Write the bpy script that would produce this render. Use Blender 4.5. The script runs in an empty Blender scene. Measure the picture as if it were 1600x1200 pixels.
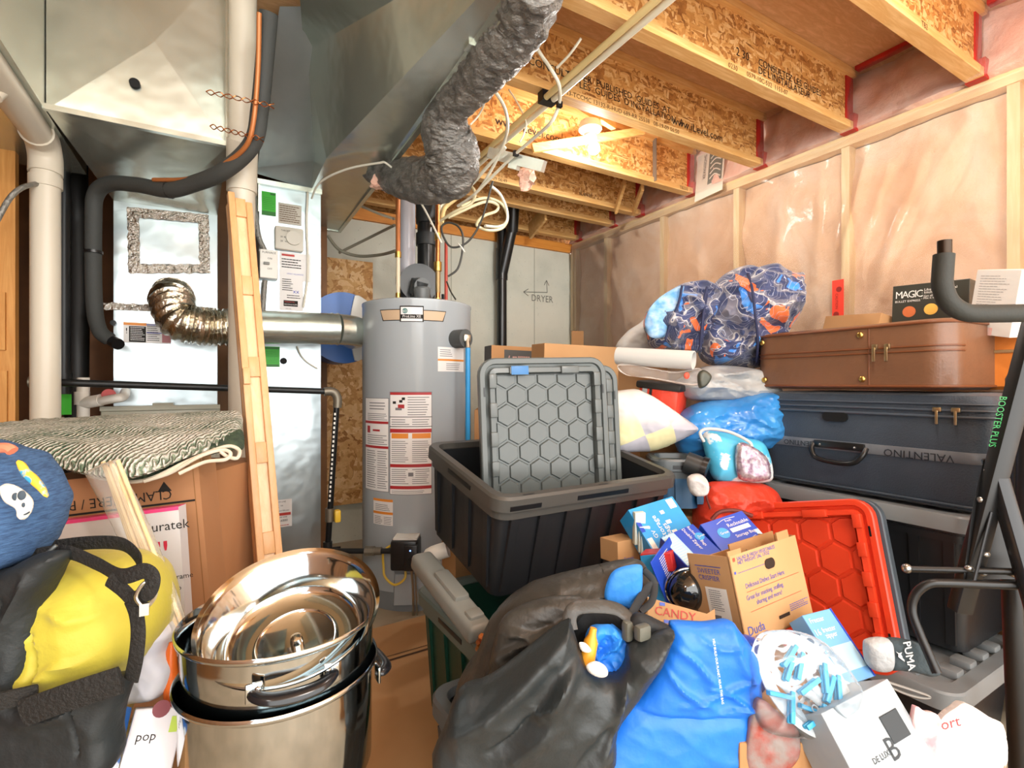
import bpy, bmesh, math, random
import numpy as np
from math import sin, cos, pi, radians, sqrt, atan2
from mathutils import Vector, Matrix, noise, geometry
V = Vector
SC = bpy.context.scene
COL = SC.collection
random.seed(7)

# ---------------------------------------------------------------- camera
F, CZ, YAW = 790.0, 1.15, radians(30)
CAM = V((0, 0, CZ)); FW = V((sin(YAW), cos(YAW), 0)); RT = V((cos(YAW), -sin(YAW), 0)); UP = V((0, 0, 1))
cd = bpy.data.cameras.new('camera'); cam = bpy.data.objects.new('camera', cd); COL.objects.link(cam)
cam.location = CAM; cam.rotation_euler = (radians(90), 0, -YAW)
cd.sensor_width = 36; cd.lens = 36 * F / 1600; cd.clip_start = .02
SC.camera = cam
# ---------------------------------------------------------------- world, view
SC.view_settings.view_transform = 'Standard'; SC.view_settings.look = 'None'
SC.view_settings.gamma = 1; SC.view_settings.exposure = 0.82
SC.view_settings.use_curve_mapping = False
wd = bpy.data.worlds.new('world'); SC.world = wd; wd.use_nodes = True
bg = wd.node_tree.nodes['Background']; bg.inputs[0].default_value = (1, .985, .95, 1); bg.inputs[1].default_value = 3.0
# ---------------------------------------------------------------- added fill lights, out of view behind the camera and overhead
def lamp(loc, e, r=.12, c=(1, .98, .95)):
    l = bpy.data.lights.new('fill_light', 'POINT'); l.energy = e; l.shadow_soft_size = r; l.color = c
    o = bpy.data.objects.new('fill_light', l); o.location = loc; COL.objects.link(o); return o
lamp((.7, -1.35, 2.45), 50)
lamp((-.75, -.2, 2.1), 13)
lamp((1.5, .62, 2.42), 17, .05)  # added above the frame to brighten the wall and pile evenly

# ---------------------------------------------------------------- pixel + distance -> place
def W(px, py, d): return CAM + FW * d + RT * ((px - 800) / F * d) + UP * ((600 - py) / F * d)
def ray(px, py): return FW + RT * ((px - 800) / F) + UP * ((600 - py) / F)
def WY(px, py, y): r = ray(px, py); return CAM + r * (y / r.y)
def WX(px, py, x): r = ray(px, py); return CAM + r * (x / r.x)
def WZ(px, py, z): r = ray(px, py); return CAM + r * ((z - CZ) / r.z)

# ---------------------------------------------------------------- materials
def lin(c):
    if isinstance(c, str):
        c = c.lstrip('#'); c = [int(c[i:i + 2], 16) / 255 for i in (0, 2, 4)]
    return tuple(((x / 12.92) if x <= .04045 else ((x + .055) / 1.055) ** 2.4) for x in c[:3]) + (1,)
MATS = {}
def nt(name):
    m = bpy.data.materials.new(name); m.use_nodes = True
    return m, m.node_tree, m.node_tree.nodes['Principled BSDF']
def ramp(t, fac, stops):
    r = t.nodes.new('ShaderNodeValToRGB'); e = r.color_ramp.elements
    e[0].position, e[0].color = stops[0][0], lin(stops[0][1]); e[1].position, e[1].color = stops[-1][0], lin(stops[-1][1])
    for p, c in stops[1:-1]: n = e.new(p); n.color = lin(c)
    t.links.new(fac, r.inputs[0]); return r.outputs[0]
def coords(t, sc=(1, 1, 1), rot=(0, 0, 0)):
    tc = t.nodes.new('ShaderNodeTexCoord'); mp = t.nodes.new('ShaderNodeMapping')
    mp.inputs['Scale'].default_value = sc; mp.inputs['Rotation'].default_value = rot
    t.links.new(tc.outputs['Object'], mp.inputs[0]); return mp.outputs[0]
def nz(t, vec, scale, detail=4, rough=.55, dist=0):
    n = t.nodes.new('ShaderNodeTexNoise'); n.inputs['Scale'].default_value = scale; n.inputs['Detail'].default_value = detail
    n.inputs['Roughness'].default_value = rough; n.inputs['Distortion'].default_value = dist
    t.links.new(vec, n.inputs['Vector']); return n.outputs[0]
def bumpit(t, b, h, s, dist=.01):
    n = t.nodes.new('ShaderNodeBump'); n.inputs['Strength'].default_value = s; n.inputs['Distance'].default_value = dist
    t.links.new(h, n.inputs['Height']); t.links.new(n.outputs[0], b.inputs['Normal'])
def mat(name, c, rough=.5, metal=0, c2=None, ns=6, bump=0, bs=40, st=(1, 1, 1), coat=0, lo=.35, hi=.65, dist=.01, sheen=0, rot=(0, 0, 0), spec=.5):
    if name in MATS: return MATS[name]
    m, t, b = nt(name); b.inputs['Base Color'].default_value = lin(c); b.inputs['Roughness'].default_value = rough
    b.inputs['Metallic'].default_value = metal; b.inputs['Coat Weight'].default_value = coat; b.inputs['Sheen Weight'].default_value = sheen
    b.inputs['Specular IOR Level'].default_value = spec
    if c2 or bump: v = coords(t, st, rot)
    if c2: t.links.new(ramp(t, nz(t, v, ns), [(lo, c), (hi, c2)]), b.inputs['Base Color'])
    if bump: bumpit(t, b, nz(t, v, bs), bump, dist)
    MATS[name] = m; return m
def glass(name, c=(1, 1, 1), rough=.08, amt=.2, bump=.3, bs=25):
    """clear plastic film: mostly see-through with a glossy skin"""
    if name in MATS: return MATS[name]
    m, t, b = nt(name); b.inputs['Base Color'].default_value = lin(c); b.inputs['Roughness'].default_value = rough
    b.inputs['Specular IOR Level'].default_value = 1
    tr = t.nodes.new('ShaderNodeBsdfTransparent'); mx = t.nodes.new('ShaderNodeMixShader'); lw = t.nodes.new('ShaderNodeFresnel'); lw.inputs[0].default_value = 1.35
    v = coords(t); bumpit(t, b, nz(t, v, bs), bump, .01)
    ad = t.nodes.new('ShaderNodeMath'); ad.operation = 'ADD'; ad.inputs[1].default_value = amt; t.links.new(lw.outputs[0], ad.inputs[0])
    t.links.new(ad.outputs[0], mx.inputs[0]); t.links.new(tr.outputs[0], mx.inputs[1]); t.links.new(b.outputs[0], mx.inputs[2])
    t.links.new(mx.outputs[0], t.nodes['Material Output'].inputs[0]); MATS[name] = m; return m
def osb(name, cols, scale=14, rot=(0, 0, 0), st=(1, 1, 1)):
    if name in MATS: return MATS[name]
    m, t, b = nt(name); b.inputs['Roughness'].default_value = .62
    def flakes(ang, sx, sc):
        v = coords(t, (sx[0], sx[1], sx[2]), ang); d = t.nodes.new('ShaderNodeTexVoronoi'); d.inputs['Scale'].default_value = sc
        nn = t.nodes.new('ShaderNodeVectorMath'); nn.operation = 'ADD'; no = t.nodes.new('ShaderNodeTexNoise'); no.inputs['Scale'].default_value = 3
        t.links.new(v, no.inputs['Vector']); sm = t.nodes.new('ShaderNodeVectorMath'); sm.operation = 'SCALE'; sm.inputs['Scale'].default_value = .5
        t.links.new(no.outputs['Color'], sm.inputs[0]); t.links.new(v, nn.inputs[0]); t.links.new(sm.outputs[0], nn.inputs[1])
        t.links.new(nn.outputs[0], d.inputs['Vector']); s = t.nodes.new('ShaderNodeSeparateColor'); t.links.new(d.outputs['Color'], s.inputs[0]); return s.outputs[0]
    a = flakes((.3, .2, .35), st, scale); c = flakes((-.2, .5, -.5), (st[2], st[0], st[1]), scale * .8)
    v = coords(t); sel = t.nodes.new('ShaderNodeMath'); sel.operation = 'GREATER_THAN'; sel.inputs[1].default_value = .5; t.links.new(nz(t, v, 22, 3), sel.inputs[0])
    mx = t.nodes.new('ShaderNodeMix'); t.links.new(sel.outputs[0], mx.inputs[0]); t.links.new(a, mx.inputs[2]); t.links.new(c, mx.inputs[3])
    f2 = t.nodes.new('ShaderNodeMath'); f2.operation = 'MULTIPLY_ADD'; f2.inputs[1].default_value = .75
    t.links.new(mx.outputs[0], f2.inputs[0]); m3 = t.nodes.new('ShaderNodeMath'); m3.operation = 'MULTIPLY'; m3.inputs[1].default_value = .25
    t.links.new(nz(t, v, 90, 2), m3.inputs[0]); t.links.new(m3.outputs[0], f2.inputs[2])
    n = len(cols); t.links.new(ramp(t, f2.outputs[0], [(.08 + .85 * i / (n - 1), k) for i, k in enumerate(cols)]), b.inputs['Base Color'])
    bumpit(t, b, f2.outputs[0], .25, .004); MATS[name] = m; return m
def wood(name, a, b_, st=(1, 12, 12), ns=3, rough=.55):
    if name in MATS: return MATS[name]
    m, t, b = nt(name); b.inputs['Roughness'].default_value = rough; v = coords(t, st)
    f = nz(t, v, ns, 6, .6, .6); t.links.new(ramp(t, f, [(.3, a), (.55, b_), (.75, a)]), b.inputs['Base Color']); bumpit(t, b, f, .12, .003)
    MATS[name] = m; return m

OSB1 = osb('osb_flakes', ['#8a5526', '#b77c3c', '#cf9650', '#dfae6c', '#eac48a'], 16, st=(1.0, 3, 4))
OSB2 = osb('osb_wall', ['#9a6430', '#c08a4c', '#d6a566', '#e6bd84', '#efcf9f'], 9, st=(2.2, 3, 1.5))
SUBF = wood('subfloor_ply', '#dcb084', '#c79a6a', (3, 14, 3), 3)
LUM = wood('lumber', '#e9c183', '#d4a05c', (1.2, 14, 14), 3)
LUMY = wood('lumber_upright', '#f3e0b6', '#e8cf9c', (14, 14, 1.2), 3)
LUMO = wood('lumber_orange', '#e0983f', '#cf8230', (1.2, 14, 14), 3)
LUMYY = wood('lumber_along', '#f1dcb0', '#e6c995', (14, 1.2, 14), 3)
CONC = None
GALV = mat('galvanised_steel', '#d0d5cb', .27, .84, '#bfc6bd', 3, .2, 1.5, dist=.1)
GALV2 = mat('galvanised_steel_blue', '#c3cdd0', .28, .8, '#aebbc0', 3, .22, 1.5, dist=.1)
STEEL = mat('polished_steel', '#bfc6c8', .09, 1, bump=.08, bs=5)
FOIL = mat('crinkled_foil', '#f4f0e8', .12, 1, bump=1, bs=45, dist=.03)
PVC = mat('pvc_beige', '#cbc3b2', .4)
WHITE = mat('white_plastic', '#e6e4dc', .4)
ABS = mat('black_abs', '#17191a', .28)
BLK = mat('black_paint', '#101113', .3)
INK = mat('black_ink', '#1a1713', .8)
INKS = mat('faded_ink', '#5a3f22', .85)
RED = mat('red_tape', '#c2261c', .5, c2='#a01a14', ns=10)
COPPER = mat('copper', '#c07a4a', .3, 1)
BRASS = mat('brass', '#c9a75c', .28, 1)
IRON = mat('black_iron', '#2a2c2d', .4, .5)
RUBBER = mat('foam_rubber', '#3a3c3a', .75, bump=.15, bs=120)
CARD = mat('cardboard', '#b5885a', .8, c2='#aa7d50', ns=3, bump=.05, bs=60)
CARD2 = mat('cardboard_tan', '#c09566', .8, c2='#b58a5c', ns=3)
CARD3 = mat('cardboard_orange', '#ae7c54', .75, c2='#a37249', ns=2)
CARDD = mat('cardboard_inside', '#a87a48', .85)

# ---------------------------------------------------------------- mesh builder
TXT = {}
def text2d(body, size, align='LEFT', space=1.0):
    k = (body, align, space)
    if k not in TXT:
        c = bpy.data.curves.new('t', 'FONT'); c.body = body; c.size = 1; c.align_x = align; c.resolution_u = 2; c.space_line = .8; c.space_character = space
        o = bpy.data.objects.new('t', c); COL.objects.link(o); dg = bpy.context.evaluated_depsgraph_get()
        me = bpy.data.meshes.new_from_object(o.evaluated_get(dg))
        TXT[k] = ([(v.co.x, v.co.y) for v in me.vertices], [tuple(p.vertices) for p in me.polygons])
        bpy.data.objects.remove(o); bpy.data.curves.remove(c); bpy.data.meshes.remove(me)
    v, f = TXT[k]; return [(x * size, y * size) for x, y in v], f
def rrect(w, h, r, n=5, cx=0, cy=0):
    r = min(r, w / 2 - 1e-4, h / 2 - 1e-4); out = []
    for qx, qy, a0 in ((w / 2 - r, h / 2 - r, 0), (-w / 2 + r, h / 2 - r, 90), (-w / 2 + r, -h / 2 + r, 180), (w / 2 - r, -h / 2 + r, 270)):
        for i in range(n + 1):
            a = radians(a0 + 90 * i / n); out.append((cx + qx + r * cos(a), cy + qy + r * sin(a)))
    return out
def cat_rom(pts, n=8, closed=False):
    P = [V(p) for p in pts]; out = []; L = len(P)
    for i in range(L if closed else L - 1):
        if closed: a, b, c, d = P[(i - 1) % L], P[i], P[(i + 1) % L], P[(i + 2) % L]
        else: a, b, c, d = P[max(i - 1, 0)], P[i], P[i + 1], P[min(i + 2, L - 1)]
        for k in range(n):
            t = k / n; out.append(.5 * ((2 * b) + (c - a) * t + (2 * a - 5 * b + 4 * c - d) * t * t + (3 * b - a - 3 * c + d) * t ** 3))
    if not closed: out.append(P[-1])
    return out
class B:
    def __init__(s, xf=None): s.v = []; s.f = []; s.m = []; s.xf = xf or Matrix()
    def add(s, vs, fs, m=0):
        n = len(s.v); s.v += [s.xf @ V(p) for p in vs]; s.f += [tuple(i + n for i in f) for f in fs]; s.m += [m] * len(fs); return s
    def box(s, a, b, m=0):
        x0, y0, z0 = a; x1, y1, z1 = b
        return s.add([(x0, y0, z0), (x1, y0, z0), (x1, y1, z0), (x0, y1, z0), (x0, y0, z1), (x1, y0, z1), (x1, y1, z1), (x0, y1, z1)],
                     [(0, 3, 2, 1), (4, 5, 6, 7), (0, 1, 5, 4), (1, 2, 6, 5), (2, 3, 7, 6), (3, 0, 4, 7)], m)
    def rbox(s, a, b, r=.01, seg=2, m=0):
        bm = bmesh.new(); bmesh.ops.create_cube(bm, size=1)
        c = (V(a) + V(b)) / 2; d = V(b) - V(a)
        for v in bm.verts: v.co = V((v.co.x * d.x, v.co.y * d.y, v.co.z * d.z)) + c
        bmesh.ops.bevel(bm, geom=bm.edges[:], offset=min(r, min(abs(d.x), abs(d.y), abs(d.z)) * .49), segments=seg, affect='EDGES', profile=.5)
        bm.verts.ensure_lookup_table(); s.add([v.co.copy() for v in bm.verts], [[v.index for v in f.verts] for f in bm.faces], m); bm.free(); return s
    def loft(s, rings, m=0, cap=True, closed=False):
        n = len(rings[0]); vs = [p for r in rings for p in r]; fs = []
        for i in range(len(rings) - (0 if closed else 1)):
            a, b = i * n, ((i + 1) % len(rings)) * n
            for k in range(n): fs.append((a + k, a + (k + 1) % n, b + (k + 1) % n, b + k))
        if cap and not closed: fs += [tuple(range(n))[::-1], tuple(range((len(rings) - 1) * n, len(rings) * n))]
        return s.add(vs, fs, m)
    def tube(s, pts, r=.01, n=10, sm=6, m=0, flat=1, cap=True, closed=False, upv=None):
        P = cat_rom(pts, sm, closed) if sm > 1 else [V(p) for p in pts]
        L = len(P); rings = []; prev = None
        for i, p in enumerate(P):
            if closed: t = (P[(i + 1) % L] - P[i - 1]).normalized()
            else: t = (P[min(i + 1, L - 1)] - P[max(i - 1, 0)]).normalized()
            if prev is None:
                u = V(upv) if upv else (V((0, 0, 1)) if abs(t.z) < .9 else V((1, 0, 0)))
            else: u = prev
            u = (u - t * u.dot(t)).normalized(); w = t.cross(u); prev = u
            q = i / max(L - 1, 1)
            rr = r(q) if callable(r) else (r if not isinstance(r, (list, tuple)) else r[min(int(q * (len(r) - 1)), len(r) - 2)] * (1 - (q * (len(r) - 1) - min(int(q * (len(r) - 1)), len(r) - 2))) + r[min(int(q * (len(r) - 1)), len(r) - 2) + 1] * (q * (len(r) - 1) - min(int(q * (len(r) - 1)), len(r) - 2)))
            rings.append([p + u * cos(2 * pi * k / n) * rr * flat + w * sin(2 * pi * k / n) * rr for k in range(n)])
        return s.loft(rings, m, cap, closed)
    def cyl(s, a, b, r, n=20, m=0, r2=None): return s.tube([a, b], [r, r if r2 is None else r2], n, 1, m)
    def lathe(s, prof, n=32, m=0, c=(0, 0, 0), cap=True):
        return s.loft([[(c[0] + r * cos(2 * pi * k / n), c[1] + r * sin(2 * pi * k / n), c[2] + z) for k in range(n)] for r, z in prof], m, cap)
    def sph(s, c, r, sc=(1, 1, 1), n=16, m=0):
        rings = [[(c[0] + r * sc[0] * sin(pi * i / n) * cos(2 * pi * k / n), c[1] + r * sc[1] * sin(pi * i / n) * sin(2 * pi * k / n), c[2] - r * sc[2] * cos(pi * i / n)) for k in range(n)] for i in range(n + 1)]
        rings[0] = [(c[0] + 1e-5 * cos(2 * pi * k / n), c[1] + 1e-5 * sin(2 * pi * k / n), c[2] - r * sc[2]) for k in range(n)]
        rings[-1] = [(c[0] + 1e-5 * cos(2 * pi * k / n), c[1] + 1e-5 * sin(2 * pi * k / n), c[2] + r * sc[2]) for k in range(n)]
        return s.loft(rings, m)
    def prism(s, poly, y0, y1, m=0):
        """2-D outline in local x,z extruded in local y"""
        return s.loft([[(x, y0, z) for x, z in poly], [(x, y1, z) for x, z in poly]], m)
    def text(s, body, size, x, z, y=-.001, m=1, align='LEFT', rot=0, sx=1, fn=None, sp=1.0):
        v, f = text2d(body, size, align, sp); c, q = cos(rot), sin(rot)
        P = [(x + (a * c * sx - b * q), z + (a * sx * q + b * c)) for a, b in v]
        s.add([(fn(a, b) if fn else (a, y, b)) for a, b in P], f, m); return s
    def quad(s, x0, z0, x1, z1, y=-.001, m=1): return s.add([(x0, y, z0), (x1, y, z0), (x1, y, z1), (x0, y, z1)], [(0, 1, 2, 3)], m)
    def lines(s, x0, z0, x1, z1, n, m=1, y=-.0012, th=.35, ragged=.25, seed=1):
        """rows of fine print"""
        rg = random.Random(seed); st = (z1 - z0) / n
        for i in range(n):
            z = z0 + st * (i + .3); e = x1 - (x1 - x0) * rg.random() * ragged; x = x0
            while x < e:
                l = min((x1 - x0) * rg.uniform(.06, .16), e - x); s.quad(x, z, x + l, z + st * th, y, m); x += l + (x1 - x0) * .018
        return s

OFF = {}
def tag(o, label=None, cat=None, group=None, kind=None):
    if label: o['label'] = label
    if cat: o['category'] = cat
    if group: o['group'] = group
    if kind: o['kind'] = kind
    return o
def thing(name, loc, label, cat, group=None):
    o = bpy.data.objects.new(name, None); COL.objects.link(o); o.location = loc; o.empty_display_size = .05; OFF[o.name] = V(loc)
    return tag(o, label, cat, group)
def obj(name, b, mats, parent=None, label=None, cat=None, group=None, kind=None, smooth=35, sub=0, solid=0):
    if not isinstance(mats, (list, tuple)): mats = [mats]
    if parent: org = V((0, 0, 0)); base = OFF[parent.name]; off = base
    else:
        xs = [p.x for p in b.v]; ys = [p.y for p in b.v]; off = V(((min(xs) + max(xs)) / 2, (min(ys) + max(ys)) / 2, min(p.z for p in b.v)))
    me = bpy.data.meshes.new(name); me.from_pydata([p - off for p in b.v], [], b.f)
    for m in mats: me.materials.append(m)
    me.polygons.foreach_set('material_index', b.m); me.update()
    bm = bmesh.new(); bm.from_mesh(me)
    if len(mats) == 1: bmesh.ops.recalc_face_normals(bm, faces=bm.faces)
    bm.to_mesh(me); bm.free()
    if smooth:
        me.polygons.foreach_set('use_smooth', [True] * len(me.polygons)); me.set_sharp_from_angle(angle=radians(smooth))
    o = bpy.data.objects.new(name, me); COL.objects.link(o); OFF[o.name] = off
    if parent: o.parent = parent
    else: o.location = off
    if solid: md = o.modifiers.new('s', 'SOLIDIFY'); md.thickness = solid; md.offset = 0
    if sub: md = o.modifiers.new('u', 'SUBSURF'); md.levels = md.render_levels = sub
    return tag(o, label, cat, group, kind)
def frame(o, xd, upd):
    """matrix with origin o, local x along xd, z nearest to upd, y away from the viewer"""
    x = V(xd).normalized(); z = (V(upd) - x * V(upd).dot(x)).normalized(); y = z.cross(x)
    return Matrix.Translation(V(o)) @ Matrix((x, y, z)).transposed().to_4x4()
def face(bl, br, tl):
    """frame, width and height of a front face from three of its corners"""
    bl, br, tl = V(bl), V(br), V(tl); M = frame(bl, br - bl, tl - bl); return M, (br - bl).length, (tl - bl).length
def ridge(p): return 1 - abs(noise.noise(p)) * 2
def blob(pts, d, tf=.06, tb=None, wr=.012, wf=(7, 7, 7), R=45, seed=0, b=None, m=0, smooth=True, fine=.4, N=2000, nrm=None, folds=()):
    """a soft body: outline (seen from the door) at its distance, filled front and back, with folds"""
    tb = tf if tb is None else tb
    O = cat_rom([V((q[0], q[1], q[2] if len(q) > 2 else d)) for q in pts], 5, True) if smooth else sum([[V(((*pts[i], d)[:3])).lerp(V(((*pts[(i + 1) % len(pts)], d)[:3])), k / 6) for k in range(6)] for i in range(len(pts))], [])
    P = np.array([(q.x, q.y) for q in O]); Dd = np.array([q.z for q in O]); Q = np.roll(P, -1, 0)
    area = abs((P[:, 0] * Q[:, 1] - Q[:, 0] * P[:, 1]).sum()) / 2; st = max(1.6, sqrt(area / N))
    x0, y0 = P.min(0); x1, y1 = P.max(0)
    gx, gy = np.meshgrid(np.arange(x0 + st / 2, x1, st), np.arange(y0 + st / 2, y1, st)); gx = gx + (np.arange(gx.shape[0]) % 2)[:, None] * st / 2
    G = np.stack([gx.ravel(), gy.ravel()], 1)
    def dist(G):
        e = Q - P; w = G[:, None, :] - P[None]; t = np.clip((w * e).sum(2) / ((e * e).sum(1) + 1e-9), 0, 1)
        return np.sqrt(((w - t[..., None] * e) ** 2).sum(2)).min(1)
    ins = np.zeros(len(G), bool)
    for a, c in zip(P, Q):
        k = ((a[1] > G[:, 1]) != (c[1] > G[:, 1])); xx = (c[0] - a[0]) * (G[:, 1] - a[1]) / (c[1] - a[1] + 1e-12) + a[0]; ins ^= k & (G[:, 0] < xx)
    G = G[ins]; G = G[dist(G) > st * .55]; nb = len(P)
    if len(G) == 0: G = P.mean(0)[None]
    # subdivide the rim to the grid step
    A = np.vstack([P, G]); DD = np.concatenate([np.zeros(nb), dist(G)])
    r = geometry.delaunay_2d_cdt([V(q) for q in A], [(i, (i + 1) % nb) for i in range(nb)], [list(range(nb))], 1, 1e-4)
    vs, fs = r[0], r[2]; A = np.array([(v.x, v.y) for v in vs]); DD = dist(A); DD[DD < .05] = 0
    w = 1 / (((A[:, None, :] - P[None]) ** 2).sum(2) + (st * .5) ** 2); w = w ** 1.0; dep = (w * Dd).sum(1) / w.sum(1)
    h = np.sqrt(np.clip(1 - (1 - np.clip(DD / R, 0, 1)) ** 2, 0, 1))
    base = [W(a[0], a[1], z) for a, z in zip(A, dep)]
    FD = np.zeros(len(A))
    for fx0, fy0, fx1, fy1, fw, fa in folds:   # authored creases: a rounded ridge (or hollow) along a line
        p0 = np.array((fx0, fy0), float); e = np.array((fx1 - fx0, fy1 - fy0), float); Lg = sqrt((e * e).sum()); nn_ = np.array((-e[1], e[0])) / Lg
        w_ = A - p0; t = (w_ @ e) / (Lg * Lg); s_ = w_ @ nn_; tt = np.clip(t, 0, 1); end = np.exp(-((t - tt) * Lg / (fw * 1.2)) ** 2)
        s_ = s_ + 5 * np.sin(t * 4 + fx0)
        FD += fa * end * np.where(s_ > 0, np.exp(-(s_ / fw) ** 2), np.exp(-(s_ / (fw * .45)) ** 2)) * (.55 + .45 * np.sin(np.clip(t, 0, 1) * pi))
    if nrm: nv = V(nrm).normalized()
    else:
        OW = [W(q.x, q.y, q.z) for q in O]; c = sum(OW, V()) / len(OW); nv = V()
        for i in range(len(OW)): nv += (OW[i] - c).cross(OW[(i + 1) % len(OW)] - c)
        nv.normalize()
        if nv.dot(CAM - c) < 0: nv = -nv
    sd = V((seed * 3.7, seed * 1.3, seed * 2.1)); b = b or B()
    def disp(q, s, hh):
        e = V((q.x * wf[0], q.y * wf[1], q.z * wf[2])) + sd
        x = (ridge(e) - .35) * wr + (ridge(e * 2.3 + V((5, 1, 2))) - .4) * wr * fine + (ridge(e * 5.1) - .4) * wr * fine * .35
        return q + nv * s * ((tf if s > 0 else tb) * hh + x * min(1, hh * 1.5))
    n = len(base); edge = DD == 0
    V1 = [disp(q, 1, hh) + nv * (fd * min(1, hh * 1.5)) for q, hh, fd in zip(base, h, FD)]; idx = {}; V2 = []
    for i in range(n):
        if edge[i]: idx[i] = i
        else: idx[i] = n + len(V2); V2.append(disp(base[i], -1, h[i]))
    F1 = [tuple(f) for f in fs]; t0 = F1[0]; nn = (V1[t0[1]] - V1[t0[0]]).cross(V1[t0[2]] - V1[t0[0]])
    if nn.dot(nv) < 0: F1 = [f[::-1] for f in F1]
    F2 = [tuple(idx[i] for i in f[::-1]) for f in F1]
    b.add(V1 + V2, F1 + F2, m); return b
# ================================================================ THE ROOM
XW, YB = 2.815, 3.8
def struct(name, b, m, **k): return obj(name, b, m, kind='structure', **k)
fl = B().box((-1.3, -1.6, -.06), (3.2, 3.9, 0)); struct('floor', fl, mat('floor_concrete', '#b9ab93', .7, c2='#a3967f', ns=4, bump=.15, bs=30))
struct('ceiling', B().box((-1.3, -1.6, 2.75), (3.2, 3.95, 2.77)), SUBF)
def concrete():
    m, t, b = nt('concrete_wall'); b.inputs['Roughness'].default_value = .8; v = coords(t)
    big = ramp(t, nz(t, v, 1.6, 6, .6), [(.3, '#b9bcae'), (.5, '#cdcec0'), (.7, '#d6d5c6')])
    vo = t.nodes.new('ShaderNodeTexVoronoi'); vo.inputs['Scale'].default_value = 26; t.links.new(v, vo.inputs['Vector'])
    ra = ramp(t, vo.outputs['Distance'], [(.05, '#8e9084'), (.1, '#ffffff')])
    mx = t.nodes.new('ShaderNodeMix'); mx.data_type = 'RGBA'; mx.blend_type = 'MULTIPLY'; t.links.new(nz(t, v, 7, 2), mx.inputs[0])
    t.links.new(big, mx.inputs[6]); t.links.new(ra, mx.inputs[7]); t.links.new(mx.outputs[2], b.inputs['Base Color'])
    bumpit(t, b, nz(t, v, 60, 5), .3, .004); return m
CONC = concrete()
wb = B().box((-1.3, YB, 0), (XW + .2, YB + .2, 2.36))
for x in (.55, 1.62, 2.42): wb.box((x, YB - .002, 0), (x + .008, YB, 2.36), 1)
# pencilled arrows and word on the concrete
c0 = WY(818, 456, YB - .004); c1 = WY(855, 457, YB - .004); c2 = WY(854, 438, YB - .004)
for a, b_ in ((c0, c1), (c1, c2), (c0, c0 + V((.05, 0, .03))), (c0, c0 + V((.05, 0, -.03))), (c2, c2 + V((.025, 0, -.045))), (c2, c2 + V((-.025, 0, -.045)))):
    wb.tube([a, b_], .0028, 4, 1, 2)
p = WY(830, 470, YB - .003); wb.text('DRYER', .085, p.x, p.z, p.y, 2, sx=.9)
struct('wall_back', wb, [CONC, mat('wall_seam', '#a9aa9b', .8), mat('pencil', '#6f7068', .8)])
struct('trim_1', B().box((-1.3, YB - .03, 2.36), (XW, YB + .2, 2.44)), LUMO)
struct('trim_12', B().box((-1.3, YB + .1, 2.44), (XW + .2, YB + .14, 2.75)), MATS['brown_board'] if 'brown_board' in MATS else OSB1)
# left: framed partition of brown boards with studs
struct('wall_left', B().box((-1.25, -1.0, 0), (-1.2, YB, 2.75)), mat('brown_board', '#8a5a2c', .6, c2='#6d4420', ns=3, st=(1, 6, 1)))
struct('wall_rear', B().box((-1.2, 3.55, 0), (.62, 3.6, 2.75)), MATS['brown_board'])
LUMYZ = wood('lumber_yellow', '#e2a75a', '#c98a3f', (14, 14, 1.0), 3)
st_ = thing('wall_stud', (W(2, 600, 1.95).x, W(2, 600, 1.95).y, 0), 'golden lumber stud standing at the far left edge beside the beige drain pipe', 'stud')
q = OFF[st_.name]
bb = B().box((q.x - .2, q.y - .02, 0), (q.x + .045, q.y + .02, 2.75)); obj('stud_board', bb, LUMYZ, st_)
obj('notch_block', B().box((q.x - .05, q.y - .035, 1.28), (q.x + .02, q.y - .02, 1.5)).box((q.x - .05, q.y - .035, .85), (q.x + .025, q.y - .02, 1.2)), LUMYZ, st_)

# right wall: insulation batts behind poly sheet, studs showing through
def insul(name, a, b_, c_, sc=3):
    m, t, b = nt(name); b.inputs['Roughness'].default_value = .9; v = coords(t)
    t.links.new(ramp(t, nz(t, v, sc, 7, .62, .8), [(.25, a), (.5, b_), (.72, c_)]), b.inputs['Base Color']); bumpit(t, b, nz(t, v, 14, 7, .7), .7, .02); return m
PINK = insul('pink_insulation', '#dcb084', '#eecdaa', '#f6e2cc', 2.4)
PINKR = insul('pink_insulation_rim', '#e6aa92', '#f3c9b4', '#fbe6da', 5)
def wallgrid(x, y0, y1, z0, z1, ny, nz_, amp, fr, edge=None, sd=0):
    b = B(); vs = []; fs = []
    for j in range(nz_ + 1):
        for i in range(ny + 1):
            y = y0 + (y1 - y0) * i / ny; z = z0 + (z1 - z0) * j / nz_
            w = amp * noise.fractal(V((sd, y * fr, z * fr)), 1.0, 2.0, 3)
            if edge: w += edge(y, z)
            vs.append((x + w, y, z))
    for j in range(nz_):
        for i in range(ny): a = j * (ny + 1) + i; fs.append((a, a + 1, a + ny + 2, a + ny + 1))
    return b.add(vs, fs)
struct('wall_right', wallgrid(XW + .06, -1.6, YB, 0, 2.38, 110, 60, .035, 4).box((XW + .12, -1.6, 0), (XW + .2, YB, 2.75)), PINK)
STUDS = (3.74, 3.31, 2.68, 2.06, 1.415, .77, .14, -.5)
for i, y in enumerate(STUDS):
    struct('trim_%d' % (i + 2), B().box((XW + .01, y - .02, 0), (XW + .1, y + .02, 2.385)), LUMY)
struct('trim_10', B().box((XW - .0, -1.6, 2.385), (XW + .12, YB, 2.44)), LUMYY)
struct('trim_11', B().box((XW + .0, YB - .05, 0), (XW + .06, YB - .012, 2.385)), LUMY)
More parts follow.
